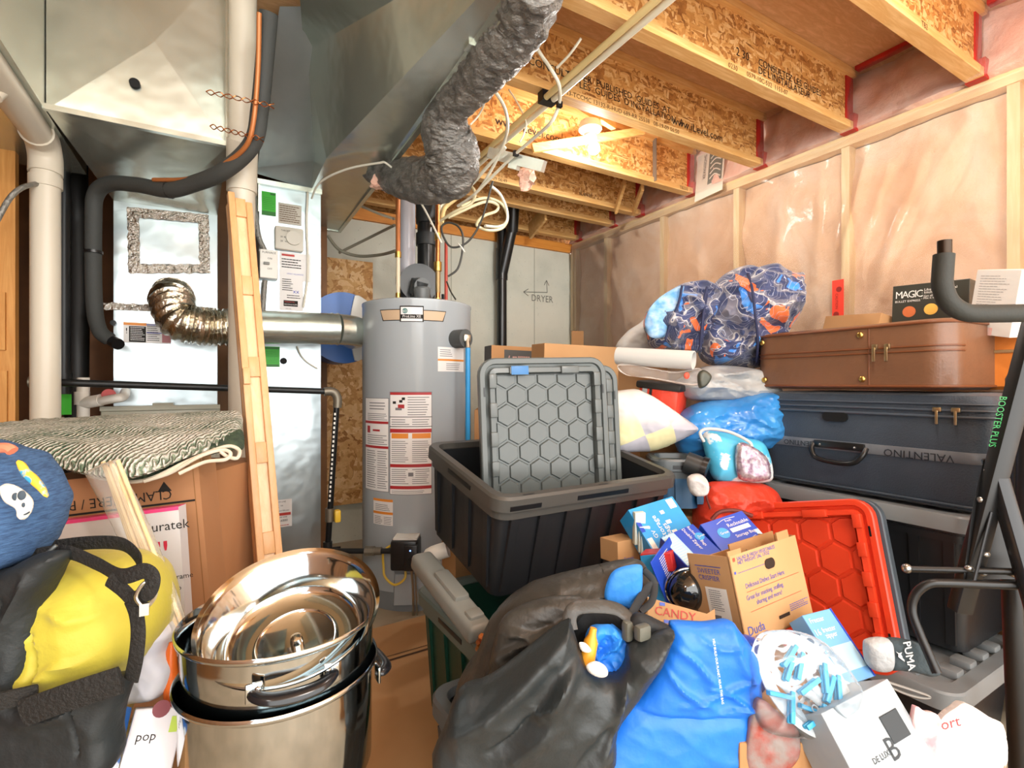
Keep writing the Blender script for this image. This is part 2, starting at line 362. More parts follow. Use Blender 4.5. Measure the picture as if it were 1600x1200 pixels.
# vapour barrier sheet with soft vertical folds
def fold(y, z):
    k = 0
    for yy, amp, wd, tlt in ((1.32, .03, .05, .25), (1.2, .022, .035, .3), (1.05, .025, .05, .42), (.97, .018, .03, .5), (1.5, .02, .04, .05), (1.72, .015, .05, .1), (2.3, .012, .06, .0), (.6, .015, .06, -.2)):
        u = y - yy + (z - 2.1) * tlt; k -= amp * math.exp(-(u / wd) ** 2) * max(0, 1 - abs(z - 1.95) / .42)
    return k - .01 * math.exp(-((z - 2.36) / .04) ** 2) * (1 + sin(y * 31) * .7)
struct('wall_film', wallgrid(XW - .012, -1.2, YB - .02, .02, 2.42, 240, 110, .008, 5, fold), glass('poly_film', '#fff4ee', .17, .08, .25, 18))
# rim insulation over the plate, wrapped in plastic, in every joist bay
JY = [.36, .875, 1.38, 1.87, 2.38, 2.87, 3.17, 3.64]
rb = wallgrid(XW + .05, -.5, YB, 2.43, 2.75, 130, 14, .05, 5, lambda y, z: -(.16 - (z - 2.43) * .5) * (1 if z > 2.44 else .2) * .5)
struct('wall_rim', rb, PINKR)
struct('wall_rim_film', wallgrid(XW - .03, -.2, YB, 2.425, 2.748, 200, 24, .02, 9, lambda y, z: -(.12 - (z - 2.43) * .38) * .4), glass('rim_film', '#fff0ea', .15, .1, .6, 30))

# joists
def JX(y): return .735 if y < 3 else .5
JT = {1.87: [("PER  PUBLISHED  GUIDES  AT\nLES  GUIDES  D'INSTALLATION  A", 905, 118, .046), ('www.iLevel.com', 1050, 186, .06), ('CONSULTEZ', 825, 92, .05)],
      2.38: [('www.iLevel.com', 774, 186, .065), ('AT', 738, 158, .05)],
      1.38: [('CONSULTEZ LES GUIDES\nDE L\'INSTALLATEUR', 1185, 95, .044), ('2 30', 1150, 78, .05)],
      2.87: [('iLevel', 905, 305, .05)]}
FT = {1.87: ('153-TCCMC 13132-R-HUD 689-RR 25538   08-19-09 06:50', 880, 163), 1.38: ('0230       0579-10C-532  1153-07', 1138, 104), 2.87: ('09 06:49', 770, 291), 2.38: ('TB230', 1062, 299), .875: ('TB2', 1440, 70)}
for i, y in enumerate(JY):
    t = thing('floor_joist', (0, y, 2.44), ('flakeboard floor joist, ' + {.36: 'the one nearest over the room', .875: 'ending above the tall stud at the wall\'s near end', 1.38: 'ending in red tape above the white box side of the wall',
        1.87: 'printed with installation guides text, just in front of the bare bulb', 2.38: 'directly behind the bare bulb', 2.87: 'carrying the date stamp 06:49', 3.17: 'second in from the concrete wall', 3.64: 'closest to the concrete back wall'}[y]), 'floor joist', 'floor joists under the subfloor')
    for z in (2.44, 2.712):
        b = B().box((JX(y), y - .03, z), (XW - .01, y + .03, z + .036))
        if z == 2.44 and y in FT:
            s, px, py = FT[y]; q = WY(px, py, y - .0315); b.text(s, .03, q.x, 2.447, q.y, 1)
        obj('flange', b, [LUM, INKS], t, smooth=0)
    b = B().box((JX(y), y - .006, 2.476), (XW - .01, y + .006, 2.712))
    for s, px, py, sz in JT.get(y, []):
        q = WY(px, py, y - .008); b.text(s, sz, q.x, min(max(q.z - sz * .4, 2.49 + (sz * .8 if '\n' in s else 0)), 2.70 - sz), q.y, 1, sp=1.0)
    obj('web', b, [OSB1, INK], t, smooth=0)
    if y > .4:
        b = B().box((XW - .045, y - .034, 2.436), (XW - .005, y + .034, 2.52)).box((XW - .075, y - .012, 2.48), (XW - .01, y + .02, 2.72))
        if y < 1.5: b.box((XW - .05, y - .45, 2.73), (XW - .01, y - .04, 2.748))
        obj('red_tape', b, RED, t, smooth=0, label='red sealing tape at the end of the joist')
# bracing between joists
def strip(name, a, b_, w, h, m, label, cat, group=None):
    a, b_ = V(a), V(b_); M = frame(a, b_ - a, UP if abs((b_ - a).normalized().z) < .9 else V((0, 1, 0))); L = (b_ - a).length
    return obj(name, B(M).box((0, -h / 2, -w / 2), (L, h / 2, w / 2)), m, label=label, cat=cat, group=group, smooth=0)
strip('brace_strip', WY(832, 232, 2.34), WY(1005, 205, 2.22), .045, .02, LUM, 'pale wood strip nailed across behind the bulb holder', 'brace')
strip('brace_strip', WY(962, 330, 2.84), WY(976, 285, 2.6), .05, .02, LUM, 'short wood brace standing at a slant, inner one beyond the bulb', 'brace')
strip('brace_strip', WY(990, 330, 2.84), WY(1004, 292, 2.5), .05, .02, LUM, 'short wood brace at a slant close to the pink wall', 'brace')
strip('brace_strip', WY(828, 362, 3.6), WY(852, 332, 3.3), .13, .02, LUM, 'wide blocking board between the last joists by the black vent stack', 'brace')
strip('steel_strap', WY(1023, 283, 2.345), WY(1023, 217, 2.345), .03, .005, mat('strap_steel', '#8d8a84', .4, .7), 'flat grey steel strap upright on the joist behind the bulb', 'strap')
# house-wrap offcut tucked at the plate, with its printed mark
M, w, h = face(W(1085, 316, 3.4), W(1128, 296, 3.22), W(1096, 243, 3.44)); b = B(M).box((0, 0, 0), (w, .004, h))
b.text('SHOEMAKER', .032, w * .25, h * .95, -.002, 1, rot=-1.57).quad(w * .45, h * .25, w * .95, h * .95, -.002, 2)
for k in range(5): b.tube([(w * .52, -.004, h * (.35 + .11 * k)), (w * .7, -.004, h * (.42 + .11 * k)), (w * .9, -.004, h * (.32 + .12 * k))], .004, 4, 3, 0)
obj('wrap_offcut', b, [mat('wrap_paper', '#e2dccb', .7), INK, mat('wrap_green', '#4c5648', .7)], label='printed paper wrap offcut with dark green mark tucked above the top plate', cat='wrap', smooth=0)
# ================================================================ BULB
q = W(926, 205, 2.72)
t = thing('bulb_holder', q, 'bare lit bulb in a white porcelain holder on the joists', 'light')
bp = W(928, 232, 2.72)
b = B().lathe([(.0, .075), (.055, .075), (.062, .05), (.062, .035), (.058, .03), (.03, .012), (.028, .0)], 28, c=W(922, 213, 2.72)); obj('holder', b, WHITE, t)
b = B().cyl((bp.x, bp.y, bp.z + .03), (bp.x, bp.y, bp.z + .075), .017); obj('socket', b, mat('socket_grey', '#8d978c', .5), t)
em, et, eb = nt('bulb_glow'); eb.inputs['Emission Color'].default_value = (1, .98, .94, 1); eb.inputs['Emission Strength'].default_value = 340
obj('bulb', B().sph(bp, .031, (1, 1, 1.05), 18), em, t)
strip('hanger_bar', q + V((-.2, -.05, .1)), q + V((.2, .06, .1)), .03, .03, LUM, 'short wooden block carrying the bulb holder', 'block')

# ================================================================ DUCTWORK
SEAM = mat('duct_seam', '#7f8884', .35, 1)
DARKH = mat('dark_hole', '#0c0d0d', .8)
def poly(b, pts, m=0): return b.add(pts, [tuple(range(len(pts)))], m)
# return trunk and its boot above the furnace
T = thing('duct_trunk', (-.25, 2.6, 1.98), 'large galvanised duct box above the furnace, underside creased and tapering down to it', 'duct')
y0, zb = 2.2, 2.05
A, Bp = V((-.494, y0, zb)), V((.024, y0, zb)); C_, D = V((-.42, 2.9, 1.985)), V((-.012, 2.9, 1.985))
b = B(); 
crL = V((-.11, y0 - .012, 2.42)); 
# front panel with cross-break creases
ft = [V((-.494, y0, 2.74)), V((.024, y0, 2.74))]; ctr = V((-.2, y0 - .02, 2.36))
for tri in ((A, Bp, ctr), (Bp, ft[1], ctr), (ft[1], ft[0], ctr), (ft[0], A, ctr)): poly(b, tri)
# tapered underside, creased
c2 = V((-.15, 2.62, 1.995))
for tri in ((A, Bp, c2), (Bp, D, c2), (D, C_, c2), (C_, A, c2)): poly(b, tri)
poly(b, [A, ft[0], V((-.42, 3.3, 2.74)), V((-.42, 3.3, 1.985)), C_]); poly(b, [Bp, D, V((-.012, 3.3, 1.985)), V((-.012, 3.3, 2.74)), ft[1]])
obj('duct_body', b, GALV, T, smooth=0)
b = B().box((-.5, y0 - .022, zb - .006), (.03, y0 - .002, zb + .012)).box((.018, y0 - .012, zb), (.03, y0 + .004, 2.74)); obj('seam_strip', b, GALV, T, smooth=0)
q = WY(211, 132, y0 - .012); obj('test_hole', B().cyl((q.x, q.y + .03, q.z), (q.x, q.y - .014, q.z), .016, 16), DARKH, T)
# side duct that runs overhead toward the door at the left
b = B(); x = -.497
b.box((-1.15, .6, zb - .0), (x, y0 + .6, 2.745)); T2 = obj('side_duct', b, GALV, label='galvanised duct running overhead along the far left beside the creased box', cat='duct', smooth=0)
# plenum case on the furnace
P = thing('furnace_plenum', (-.215, 3.15, 1.05), 'tall galvanised plenum case on top of the furnace with a foil-taped square patch', 'plenum')
x0, x1, y1, z0, z1 = -.42, -.012, 2.9, 1.05, 1.985
obj('case', B().box((x0, y1, z0), (x1, 3.4, z1)), GALV2, P, smooth=0)
# foil tape frame, crinkled
def foilstrip(b, a, c, w, M=None, seed=0):
    a, c = V(a), V(c); L = (c - a).length; n = max(6, int(L / .012)); k = 5; vs = []; fs = []; M = frame(a, c - a, UP if abs((c - a).normalized().z) < .9 else V((-1, 0, 0)))
    if M.col[1].y < 0: M = frame(a, c - a, -UP if abs((c - a).normalized().z) < .9 else V((1, 0, 0)))
    for i in range(n + 1):
        for j in range(k + 1):
            x = L * i / n; z = -w / 2 + w * j / k; e = noise.noise(V((x * 55, z * 70, seed))) * .014
            vs.append(M @ V((x, -.004 - abs(e) * (1 if 0 < j < k else .2), z + (noise.noise(V((x * 40, j, seed + 9))) * .006 if j in (0, k) else 0))))
    for i in range(n):
        for j in range(k): q = i * (k + 1) + j; fs.append((q, q + k + 1, q + k + 2, q + 1))
    b.add(vs, fs)
yy = y1 - .002
cs = [WY(208, 332, yy), WY(318, 342, yy), WY(320, 420, yy), WY(210, 420, yy)]
b = B()
for i in range(4): foilstrip(b, cs[i] - (cs[(i + 1) % 4] - cs[i]).normalized() * .02, cs[(i + 1) % 4] + (cs[(i + 1) % 4] - cs[i]).normalized() * .02, .045, seed=i)
foilstrip(b, WY(161, 478, yy), WY(252, 482, yy), .032, seed=7); foilstrip(b, WY(300, 482, yy), WY(334, 484, yy), .02, seed=8)
obj('foil_tape', b, FOIL, P, smooth=30)
q, r = WY(193, 535, yy), WY(229, 505, yy); M = frame((q.x, yy - .002, q.z), (1, 0, 0), UP)
b = B(M); w, h = r.x - q.x, r.z - q.z
b.quad(0, 0, w * 2.1, h, -.001, 0).quad(0, h * .86, w, h, -.003, 2).quad(w * .24, h * .04, w * .98, h * .82, -.003, 1).quad(w * 1.7, h * .05, w * 2.1, h, -.0028, 3).quad(w * 1.0, h * .5, w * 1.7, h * .54, -.003, 4).quad(w * 1.0, h * .9, w * 1.7, h * .94, -.003, 4)
b.lines(w * .3, h * .1, w * .94, h * .8, 8, 0, -.004).lines(w * 1.03, h * .1, w * 1.6, h * .9, 8, 1, -.003).text('!', h * .4, w * .08, h * .45, -.004, 1)
obj('rating_label', b, [mat('label_white', '#e4e2e0', .5), INK, mat('label_orange', '#e08a30', .5), mat('label_pink', '#b5787c', .6), mat('label_blue', '#4b57b0', .6)], P, smooth=0, label='orange and white rating label')
obj('line_port', B().cyl((WY(178, 505, yy).x, yy - .02, WY(178, 505, yy).z), (WY(178, 505, yy).x, yy + .01, WY(178, 505, yy).z), .012), BLK, P)
# furnace cabinet below
t = thing('furnace', (-.215, 3.1, 0), 'beige-grey furnace cabinet under the plenum, top edge showing above the folded rug', 'furnace')
obj('cabinet', B().rbox((-.46, 2.85, 0), (.0, 3.45, 1.035), .01), mat('furnace_beige', '#9d9c8a', .4), t)
obj('top_rim', B().box((-.46, 2.84, 1.03), (.0, 2.89, 1.05)).box((-.27, 2.845, 1.045), (-.19, 2.88, 1.062)), MATS['furnace_beige'], t, smooth=0)
obj('access_door', B().rbox((-.445, 2.835, .2), (-.015, 2.852, .95), .006), MATS['furnace_beige'], t)
# supply drop duct
x0, x1, y1 = .177, .482, 2.95
T = thing('supply_duct', ((x0 + x1) / 2, 3.2, 0), 'full-height galvanised duct column with thermostat, notices and green stickers', 'duct')
obj('column', B().box((x0, y1, 0), (x1, 3.5, 2.2)), GALV2, T, smooth=0)
b = B()
lo = [V((x0 - .012, y1 - .02, 2.24)), V((x1 - .0, y1 - .02, 2.2))]; mid = [WY(402, 262, y1 - .1), WY(509, 249, y1 - .1)]
hi = [W(437, 10, 2.1), W(492, 10, 2.1)]
hi[0].z = hi[1].z = min(hi[0].z, 2.72)
for z in (0, ): 
    poly(b, [lo[0], lo[1], mid[1], mid[0]]); poly(b, [mid[0], mid[1], hi[1], hi[0]])
    bk = [V((p.x, 3.5, p.z)) for p in (lo[0], mid[0], hi[0])]; poly(b, [lo[0], mid[0], hi[0], bk[2], bk[1], bk[0]]); poly(b, [lo[1], V((x1, 3.5, 2.2)), V((hi[1].x, 3.5, hi[1].z)), hi[1], mid[1]])
obj('boot', b, GALV2, T, smooth=20, label='slanted boot joining the column to the overhead duct')
obj('collar_seam', B().box((x0 - .014, y1 - .028, 2.19), (x1 + .002, y1, 2.215)).box((x0 - .005, y1 - .008, 2.05), (x0 + .004, y1, 2.2)), GALV, T, smooth=0)
q = WY(494, 238, y1 - .13); obj('test_hole', B().cyl(q + V((0, .05, 0)), q - FW * .012, .014, 16), DARKH, T)
yy = y1 - .002
def plate(name, px0, py0, px1, py1, mats, fn, parent=T, th=.0015, Y=yy, **k):
    a, c = WY(px0, py1, Y), WY(px1, py0, Y); M = frame((a.x, Y - th, a.z), (1, 0, 0), UP); w, h = c.x - a.x, c.z - a.z
    b = B(M).box((0, 0, 0), (w, th, h)); fn(b, w, h); return obj(name, b, mats, parent, smooth=0, **k)
GRN = mat('green_sticker', '#2fae1f', .5); GRD = mat('green_sticker_dark', '#146d13', .5); LW = MATS['label_white']
plate('green_sticker', 409, 302, 431, 335, [GRN, GRD, INK], lambda b, w, h: b.quad(0, 0, w, h * .17, -.001).quad(w * .6, h * .88, w * .96, h * .96, -.001).lines(w * .1, h * .25, w * .9, h * .8, 7, 1, th=.15))
plate('notice', 435, 322, 471, 348, [mat('notice_tan', '#b9b3a6', .6), INKS], lambda b, w, h: b.lines(w * .05, h * .08, w * .95, h * .92, 8, 1))
plate('green_sticker', 412, 542, 437, 573, [GRN, GRD], lambda b, w, h: b.quad(w * .05, 0, w * .95, h * .12, -.001).quad(w * .05, h * .88, w * .95, h * .97, -.001).lines(w * .1, h * .2, w * .9, h * .8, 6, 1, th=.1))
def n1(b, w, h):
    b.lines(w * .08, h * .72, w * .95, h * .9, 4, 1, seed=3).quad(w * .08, h * .93, w * .62, h * .965, -.001, 2).text('HVAC ALLIANCE', h * .035, w * .3, h * .62, -.001, 3).lines(w * .1, h * .33, w * .55, h * .55, 6, 1).lines(w * .3, h * .2, w * .9, h * .28, 2, 1, seed=8)
    b.quad(w * .16, h * .07, w * .76, h * .17, -.001, 1).text('RESIDENTIAL', h * .028, w * .2, h * .135, -.002, 2).text('HEATING SUPPLY', h * .03, w * .18, h * .09, -.002, 0).text('xx', h * .1, w * .55, h * .3, -.002, 3).text('(403)  555', h * .02, w * .25, h * .02, -.001, 1)
    b.quad(w, h * .52, w * 1.32, h, -.0004, 0)
plate('service_record', 437, 397, 474, 484, [LW, INK, mat('label_red', '#b8352c', .5), MATS['label_blue']], n1)
def n2(b, w, h): b.text('ON LINE', h * .07, w * .36, h * .9, -.001, 1).text('5', h * .2, w * .3, h * .68, -.001, 1).text('YR', h * .08, w * .48, h * .75, -.001, 1).text('Guaranteed Efficient', h * .07, w * .1, h * .58, -.001, 1).quad(w * .05, h * .42, w * .95, h * .52, -.001, 2).text('482-6880', h * .12, w * .2, h * .2, -.001, 1).lines(w * .1, h * .04, w * .9, h * .1, 1, 2).text('ONE LINE ONE', h * .07, w * .15, h * .34, -.001, 1)
plate('warranty_notice', 421, 779, 456, 826, [LW, INK, MATS['label_red']], n2)
def th_(b, w, h):
    M0 = b.xf.copy(); b.lathe([(w * .02, 0), (w * .19, 0), (w * .2, .0)], 4)
    b.text('TARGET', h * .1, w * .2, h * .76, -.0285, 1); b.text('off  low  hi', h * .09, w * .2, h * .48, -.0285, 1)
a, c = WY(429, 390, yy), WY(473, 360, yy); w, h = c.x - a.x, c.z - a.z; M = frame((a.x, yy - .03, a.z), (1, 0, 0), UP)
th = obj('humidistat', B(M).rbox((0, 0, 0), (w, .03, h), .008).text('TARGET', h * .1, w * .2, h * .78, -.001, 1).text('30 40 50', h * .1, w * .18, h * .5, -.001, 1).text('20   60', h * .1, w * .18, h * .32, -.001, 1), [mat('beige_plastic', '#cfcabd', .4), INK], T)
obj('dial', B(M).cyl((w * .64, 0, h * .52), (w * .64, -.014, h * .52), h * .3, 28), MATS['beige_plastic'], th)
a, c = WY(405, 436, yy), WY(433, 395, yy); w, h = c.x - a.x, c.z - a.z; M = frame((a.x, yy - .05, a.z), (1, 0, 0), UP)
sw = obj('switch_box', B(M).rbox((0, 0, 0), (w, .05, h), .004).text('FURNACE', h * .1, w * .12, h * .86, -.001, 1).text('ON', h * .09, w * .42, h * .66, -.001, 1).text('OFF', h * .09, w * .4, h * .3, -.001, 1), [WHITE, INK], T, smooth=20)
obj('toggle', B(M).rbox((w * .2, -.018, h * .46), (w * .52, 0, h * .54), .002), mat('grey_plastic', '#8b8c88', .5), sw)
GRC = mat('grey_conduit', '#8c8a84', .45, .6, bump=.8, bs=80)
for pts in ([(394, 268), (398, 320), (401, 350), (405, 372), (416, 396)], [(414, 438), (411, 480), (407, 540), (408, 600), (412, 680), (408, 730)]):
    b = B().tube([WY(x, y, yy - .03) for x, y in pts], .013, 10, 8); obj('flexible_conduit', b, GRC, T)
obj('test_hole', B().cyl((WY(443, 564, yy).x, yy + .01, WY(443, 564, yy).z), (WY(443, 564, yy).x, yy - .006, WY(443, 564, yy).z), .017), DARKH, T)
WW = mat('white_wire', '#d9d5c6', .5)
obj('control_wire', B().tube([WY(x, y, yy - .012) for x, y in ((481, 300), (479, 350), (481, 400), (480, 440), (474, 480))], .006, 8), WW, T)
obj('control_wire', B().tube([WY(x, y, yy - .012) for x, y in ((464, 541), (470, 555), (480, 566), (496, 576))], .004, 8), WW, T)
obj('control_wire', B().tube([W(x, y, d) for x, y, d in ((487, 310, 2.6), (500, 285, 2.5), (540, 265, 2.4), (590, 255, 2.35), (606, 257, 2.35), (640, 290, 2.4), (665, 330, 2.5), (690, 380, 2.5))], .005, 8), WW, T)

# overhead supply trunk
z = 2.2
T = thing('overhead_duct', (.6, 2.4, z), 'long galvanised overhead trunk with slanted underside passing above the water heater', 'duct')
R0, R1 = V((.712, .9, z)), V((.712, 3.62, z)); L0, L1, L2 = V((.71 - .04, .9, z + .02)), V((.43, 2.48, z + .005)), V((.43, 3.62, z))
LT0, LT1 = V((.2, .9, 2.66)), V((.30, 2.5, 2.66))
b = B(); poly(b, [R0, R1, L2, L1, L0]); poly(b, [L0, L1, V((.33, 2.46, 2.66)), V((.05, .9, 2.66))]); poly(b, [L1, L2, V((.43, 3.62, 2.66)), V((.33, 2.46, 2.66))])
poly(b, [R0, V((.712, .9, 2.7)), V((.712, 3.62, 2.7)), R1]); poly(b, [R1, V((.712, 3.62, 2.7)), V((.43, 3.62, 2.7)), L2])
obj('trunk_body', b, GALV, T, smooth=0)
obj('edge_seam', B().box((.70, .9, z - .006), (.722, 3.62, z + .012)).box((.425, 3.6, z - .004), (.715, 3.63, z + .03)), GALV, T, smooth=0)
q = W(742, 74, 1.6); obj('hanger_clip', B().box(q - V((.03, .02, .01)), q + V((.03, .02, .01))).cyl(q, q - V((0, 0, .02)), .008), GALV, T)
q = WY(508, 364, 3.55); q.z = z
obj('test_hole', B().cyl((.47, 3.45, z - .003), (.47, 3.45, z + .005), .014), DARKH, T)

# silver round duct with flexible elbow
T = thing('combustion_duct', W(420, 510, 2.4), 'horizontal round silver duct from the plenum to the blue-and-white drum', 'duct')
Y = 2.75; zc = 1.425
a, c = V((WY(352, 511, Y).x, Y, zc)), V((WY(528, 507, Y).x, Y, zc + .012))
b = B().cyl(a, c, .081, 40)
obj('rigid_pipe', b, GALV, T)
obj('pipe_seam', B().cyl(c - V((.035, 0, 0)), c - V((.029, 0, 0)), .0835, 40).cyl(c - V((.005, 0, 0)), c + V((.001, 0, 0)), .084, 40), GALV, T)
b = B(); pts = [c, c + V((.05, .01, 0)), c + V((.09, .04, 0)), c + V((.125, .10, 0)), c + V((.14, .17, 0)), c + V((.14, .3, 0))]
b.tube(pts, .08, 32, 1); obj('elbow', b, GALV, T, smooth=20)
pts = [WY(268, 464, 2.93), WY(270, 464, 2.86), WY(268, 472, 2.79), WY(280, 500, 2.73), WY(305, 508, 2.73), WY(335, 511, 2.745), WY(362, 511, Y)]
P_ = cat_rom(pts, 16); L = len(P_); rng = random.Random(3)
b = B(); prof = []
b.tube(P_, [.083 + (.0055 if i % 4 < 2 else -.0035) + rng.uniform(-.002, .002) for i in range(L)], 36, 1)
for i, p in enumerate(b.v): b.v[i] = p + V((noise.noise(p * 40), noise.noise(p * 40 + V((9, 0, 0))), noise.noise(p * 40 + V((0, 9, 0))))) * .004
obj('foil_elbow', b, mat('foil_flex', '#d6d0c0', .17, 1, bump=.5, bs=50, dist=.01), T, smooth=50, label='crumpled foil flexible elbow')
# blue and white drum (air exchanger) on the board behind
T = thing('vent_fan_drum', W(530, 512, 3.1), 'blue and white round drum behind the silver duct, against the flakeboard', 'drum')
q = WY(530, 513, 3.25)
obj('drum_shell', B().cyl((q.x + .02, 3.2, q.z), (q.x + .02, 3.45, q.z), .218, 48), mat('drum_blue', '#2f64ae', .35), T)
b = B(); n = 40
arc = [(.0 + .218 * cos(a), .218 * sin(a)) for a in [radians(-68 + 136 * k / 24) for k in range(25)]] + [(.06 - .03 * sin(pi * k / 10), .2 - .4 * k / 10) for k in range(0, 11)]
M = Matrix.Translation((q.x + .02, 3.2, q.z)); b.xf = M; b.prism(arc, -.02, 0); obj('white_cover', b, WHITE, T)
struct('wall_board', B().box((.34, YB - .04, .28), (.98, YB - .025, 2.05)), OSB2, label=None)

# ================================================================ PIPES
def pipe(name, pts, r, m, label, cat='pipe', n=16, sm=1, group=None, parts=()):
    t = thing(name, pts[len(pts) // 2], label, cat, group); obj('pipe_run', B().tube(pts, r, n, sm), m, t)
    for nm, fn, mm in parts: b = B(); fn(b); obj(nm, b, mm, t)
    return t
p0 = W(70, 232, 1.85); r = .044
pipe('drain_pipe', [V((p0.x, .5, p0.z + .02)), V((p0.x, p0.y - .03, p0.z + .02)), V((p0.x, p0.y + .01, p0.z - .03)), V((p0.x, p0.y + .01, .0))], r, PVC, 'beige plastic pipe from overhead turning down at far left, red and black print', parts=[
    ('elbow_fitting', lambda b: b.tube([V((p0.x, p0.y - .10, p0.z + .02)), V((p0.x, p0.y - .03, p0.z + .015)), V((p0.x, p0.y + .01, p0.z - .03)), V((p0.x, p0.y + .01, p0.z - .09))], r + .006, 20, 3), PVC),
    ('coupling', lambda b: b.cyl((p0.x, p0.y + .01, p0.z - .10), (p0.x, p0.y + .01, p0.z - .14), r + .005), PVC)])
p1 = W(378, 270, 1.93)
pipe('vent_pipe', [V((p1.x + .0, p1.y - .12, 2.74)), V((p1.x + .0, p1.y - .05, p1.z + .09)), V((p1.x, p1.y, p1.z - .02)), V((p1.x, p1.y, .0))], .046, PVC, 'beige plastic vent pipe rising behind the leaning wooden shutter', parts=[
    ('coupling', lambda b: b.cyl((p1.x, p1.y, p1.z + .0), (p1.x, p1.y, p1.z - .075), .0525), PVC), ('elbow_fitting', lambda b: b.tube([V((p1.x, p1.y - .055, p1.z + .1)), V((p1.x, p1.y - .01, p1.z + .02)), V((p1.x, p1.y, p1.z - .02))], .053, 20, 3), PVC)])
pipe('white_conduit', [W(5, 60, 1.5), W(20, 85, 1.5), W(18, 120, 1.5), W(-10, 150, 1.45)], .02, PVC, 'curved pale conduit loop in the top corner over the drain pipe', sm=6)
pipe('grey_tube', [W(-5, 345, 1.7), W(15, 310, 1.72), W(35, 293, 1.75), W(58, 287, 1.82)], .0085, GRC, 'thin grey tube bending out from the beige drain pipe', 'tube', sm=6)
pipe('gas_riser', [W(100, 200, 2.15), W(99, 640, 2.15)], .024, IRON, 'dark iron riser just beside the beige drain pipe with a green tag', parts=[
    ('coupling', lambda b: b.cyl(W(99, 583, 2.15), W(99, 600, 2.15), .03), IRON), ('green_tag', lambda b: b.box(W(101, 648, 2.1) - V((.022, .001, 0)), W(101, 648, 2.1) + V((.022, .002, .085))), GRN)])
pipe('black_duct', [W(10, 60, 2.3), W(70, 190, 2.3), W(118, 255, 2.35), W(118, 760, 2.35)], .045, mat('black_matte', '#0e0f0f', .5), 'broad matt black pipe in shadow between drain pipe and furnace', sm=4)
pipe('insulated_line', [W(420, 20, 1.68), W(414, 90, 1.72), W(406, 170, 1.76), W(394, 225, 1.78), W(350, 267, 1.82), W(300, 288, 1.88), W(262, 297, 1.92), W(215, 289, 1.98), W(172, 287, 2.03), W(150, 303, 2.06), W(146, 345, 2.08), W(147, 470, 2.12), W(155, 515, 2.16), W(171, 530, 2.2)], .029, RUBBER, 'thick black foam-insulated line looping over the plenum', 'refrigerant line', sm=8, parts=[
    ('line_end', lambda b: b.tube([W(168, 528, 2.22), W(185, 538, 2.17)], .024, 12, 1), BLK), ('tie_wrap', lambda b: b.cyl(W(146, 392, 2.09), W(146, 396, 2.09), .032).cyl(W(263, 297, 1.92), W(267, 297, 1.92), .032), BLK)])
ORW = mat('orange_wire', '#b06c3a', .4, .3)
pipe('copper_line', [W(405, 20, 1.64), W(403, 110, 1.69), W(396, 190, 1.72), W(383, 230, 1.75), W(345, 259, 1.8), W(297, 279, 1.86), W(240, 281, 1.92)], .008, ORW, 'thin copper-coloured line hugging the black insulated line', 'tube', sm=8)
for k, (a, c, d, l) in enumerate((((322, 143), (428, 166), 1.7, 'upper twisted copper tie wire round the beige vent pipe'), ((328, 197), (412, 218), 1.74, 'lower twisted copper tie wire round the beige vent pipe'))):
    b = B()
    for s in (0, 1): b.tube([W(a[0] + (c[0] - a[0]) * i / 14, a[1] + (c[1] - a[1]) * i / 14 + 4 * sin(i * 1.7 + s * pi), d + .01 * cos(i * 1.7 + s * pi)) for i in range(15)], .0018, 6, 4)
    obj('tie_wire', b, COPPER, label=l, cat='wire', group='copper tie wires')
Y = 2.6
g = [WY(72, 597, Y), WY(523, 612, Y), WY(527, 618, Y), WY(512, 858, 2.62)]
t = thing('gas_pipe', g[1], 'black iron gas pipe crossing in front of the furnace and dropping to the heater valve', 'pipe')
BP = mat('iron_printed', '#1c1d1e', .35, .4)
obj('pipe_run', B().tube([g[0], g[1]], .0145, 12, 1), IRON, t); obj('pipe_run', B().tube([g[2], g[3]], .0145, 12, 1), BP, t)
obj('elbow_fitting', B().tube([g[1] - V((.05, 0, 0)), g[1] + V((-.01, 0, .0)), g[2] + V((0, 0, -.01)), g[2] + V((0, 0, -.06))], .021, 14, 4), mat('fitting_grey', '#7b7568', .45, .6), t)
obj('end_cap', B().tube([g[0] - V((.05, 0, 0)), g[0] + V((.03, 0, 0))], .021, 14, 1), MATS['fitting_grey'], t)
b = B(); 
for k in range(26):
    q = g[2].lerp(g[3], .12 + .03 * k * .98 if k < 20 else .7); q = q - FW * .0155
    if k < 20: b.box(q - V((.004, .0005, .006)), q + V((.004, .0005, .006)))
obj('white_print', b, WHITE, t, smooth=0)
q = g[2].lerp(g[3], .78)
vb = obj('shutoff_valve', B().cyl(q + V((0, 0, .035)), q - V((0, 0, .03)), .022, 14), MATS['fitting_grey'], t)
obj('valve_handle', B().rbox(q + V((.015, -.05, -.03)), q + V((.045, -.01, .03)), .008), mat('yellow_handle', '#e5bf3c', .4), vb)
h = [WY(512, 862, 2.62), WY(512, 861, 2.62), WY(620, 861, 2.42)]
obj('pipe_run', B().tube([h[1], h[2]], .0135, 12, 1), IRON, t)
obj('tee_fitting', B().cyl(h[0] + V((0, 0, .05)), h[0] - V((0, 0, .1)), .022, 14).cyl(h[0], h[0] + V((.06, -.01, 0)), .02, 14), IRON, t)
obj('union_fitting', B().cyl(h[1].lerp(h[2], .55), h[1].lerp(h[2], .68), .024, 8).cyl(h[1].lerp(h[2], .68), h[1].lerp(h[2], .78), .019, 12), MATS['fitting_grey'], t)
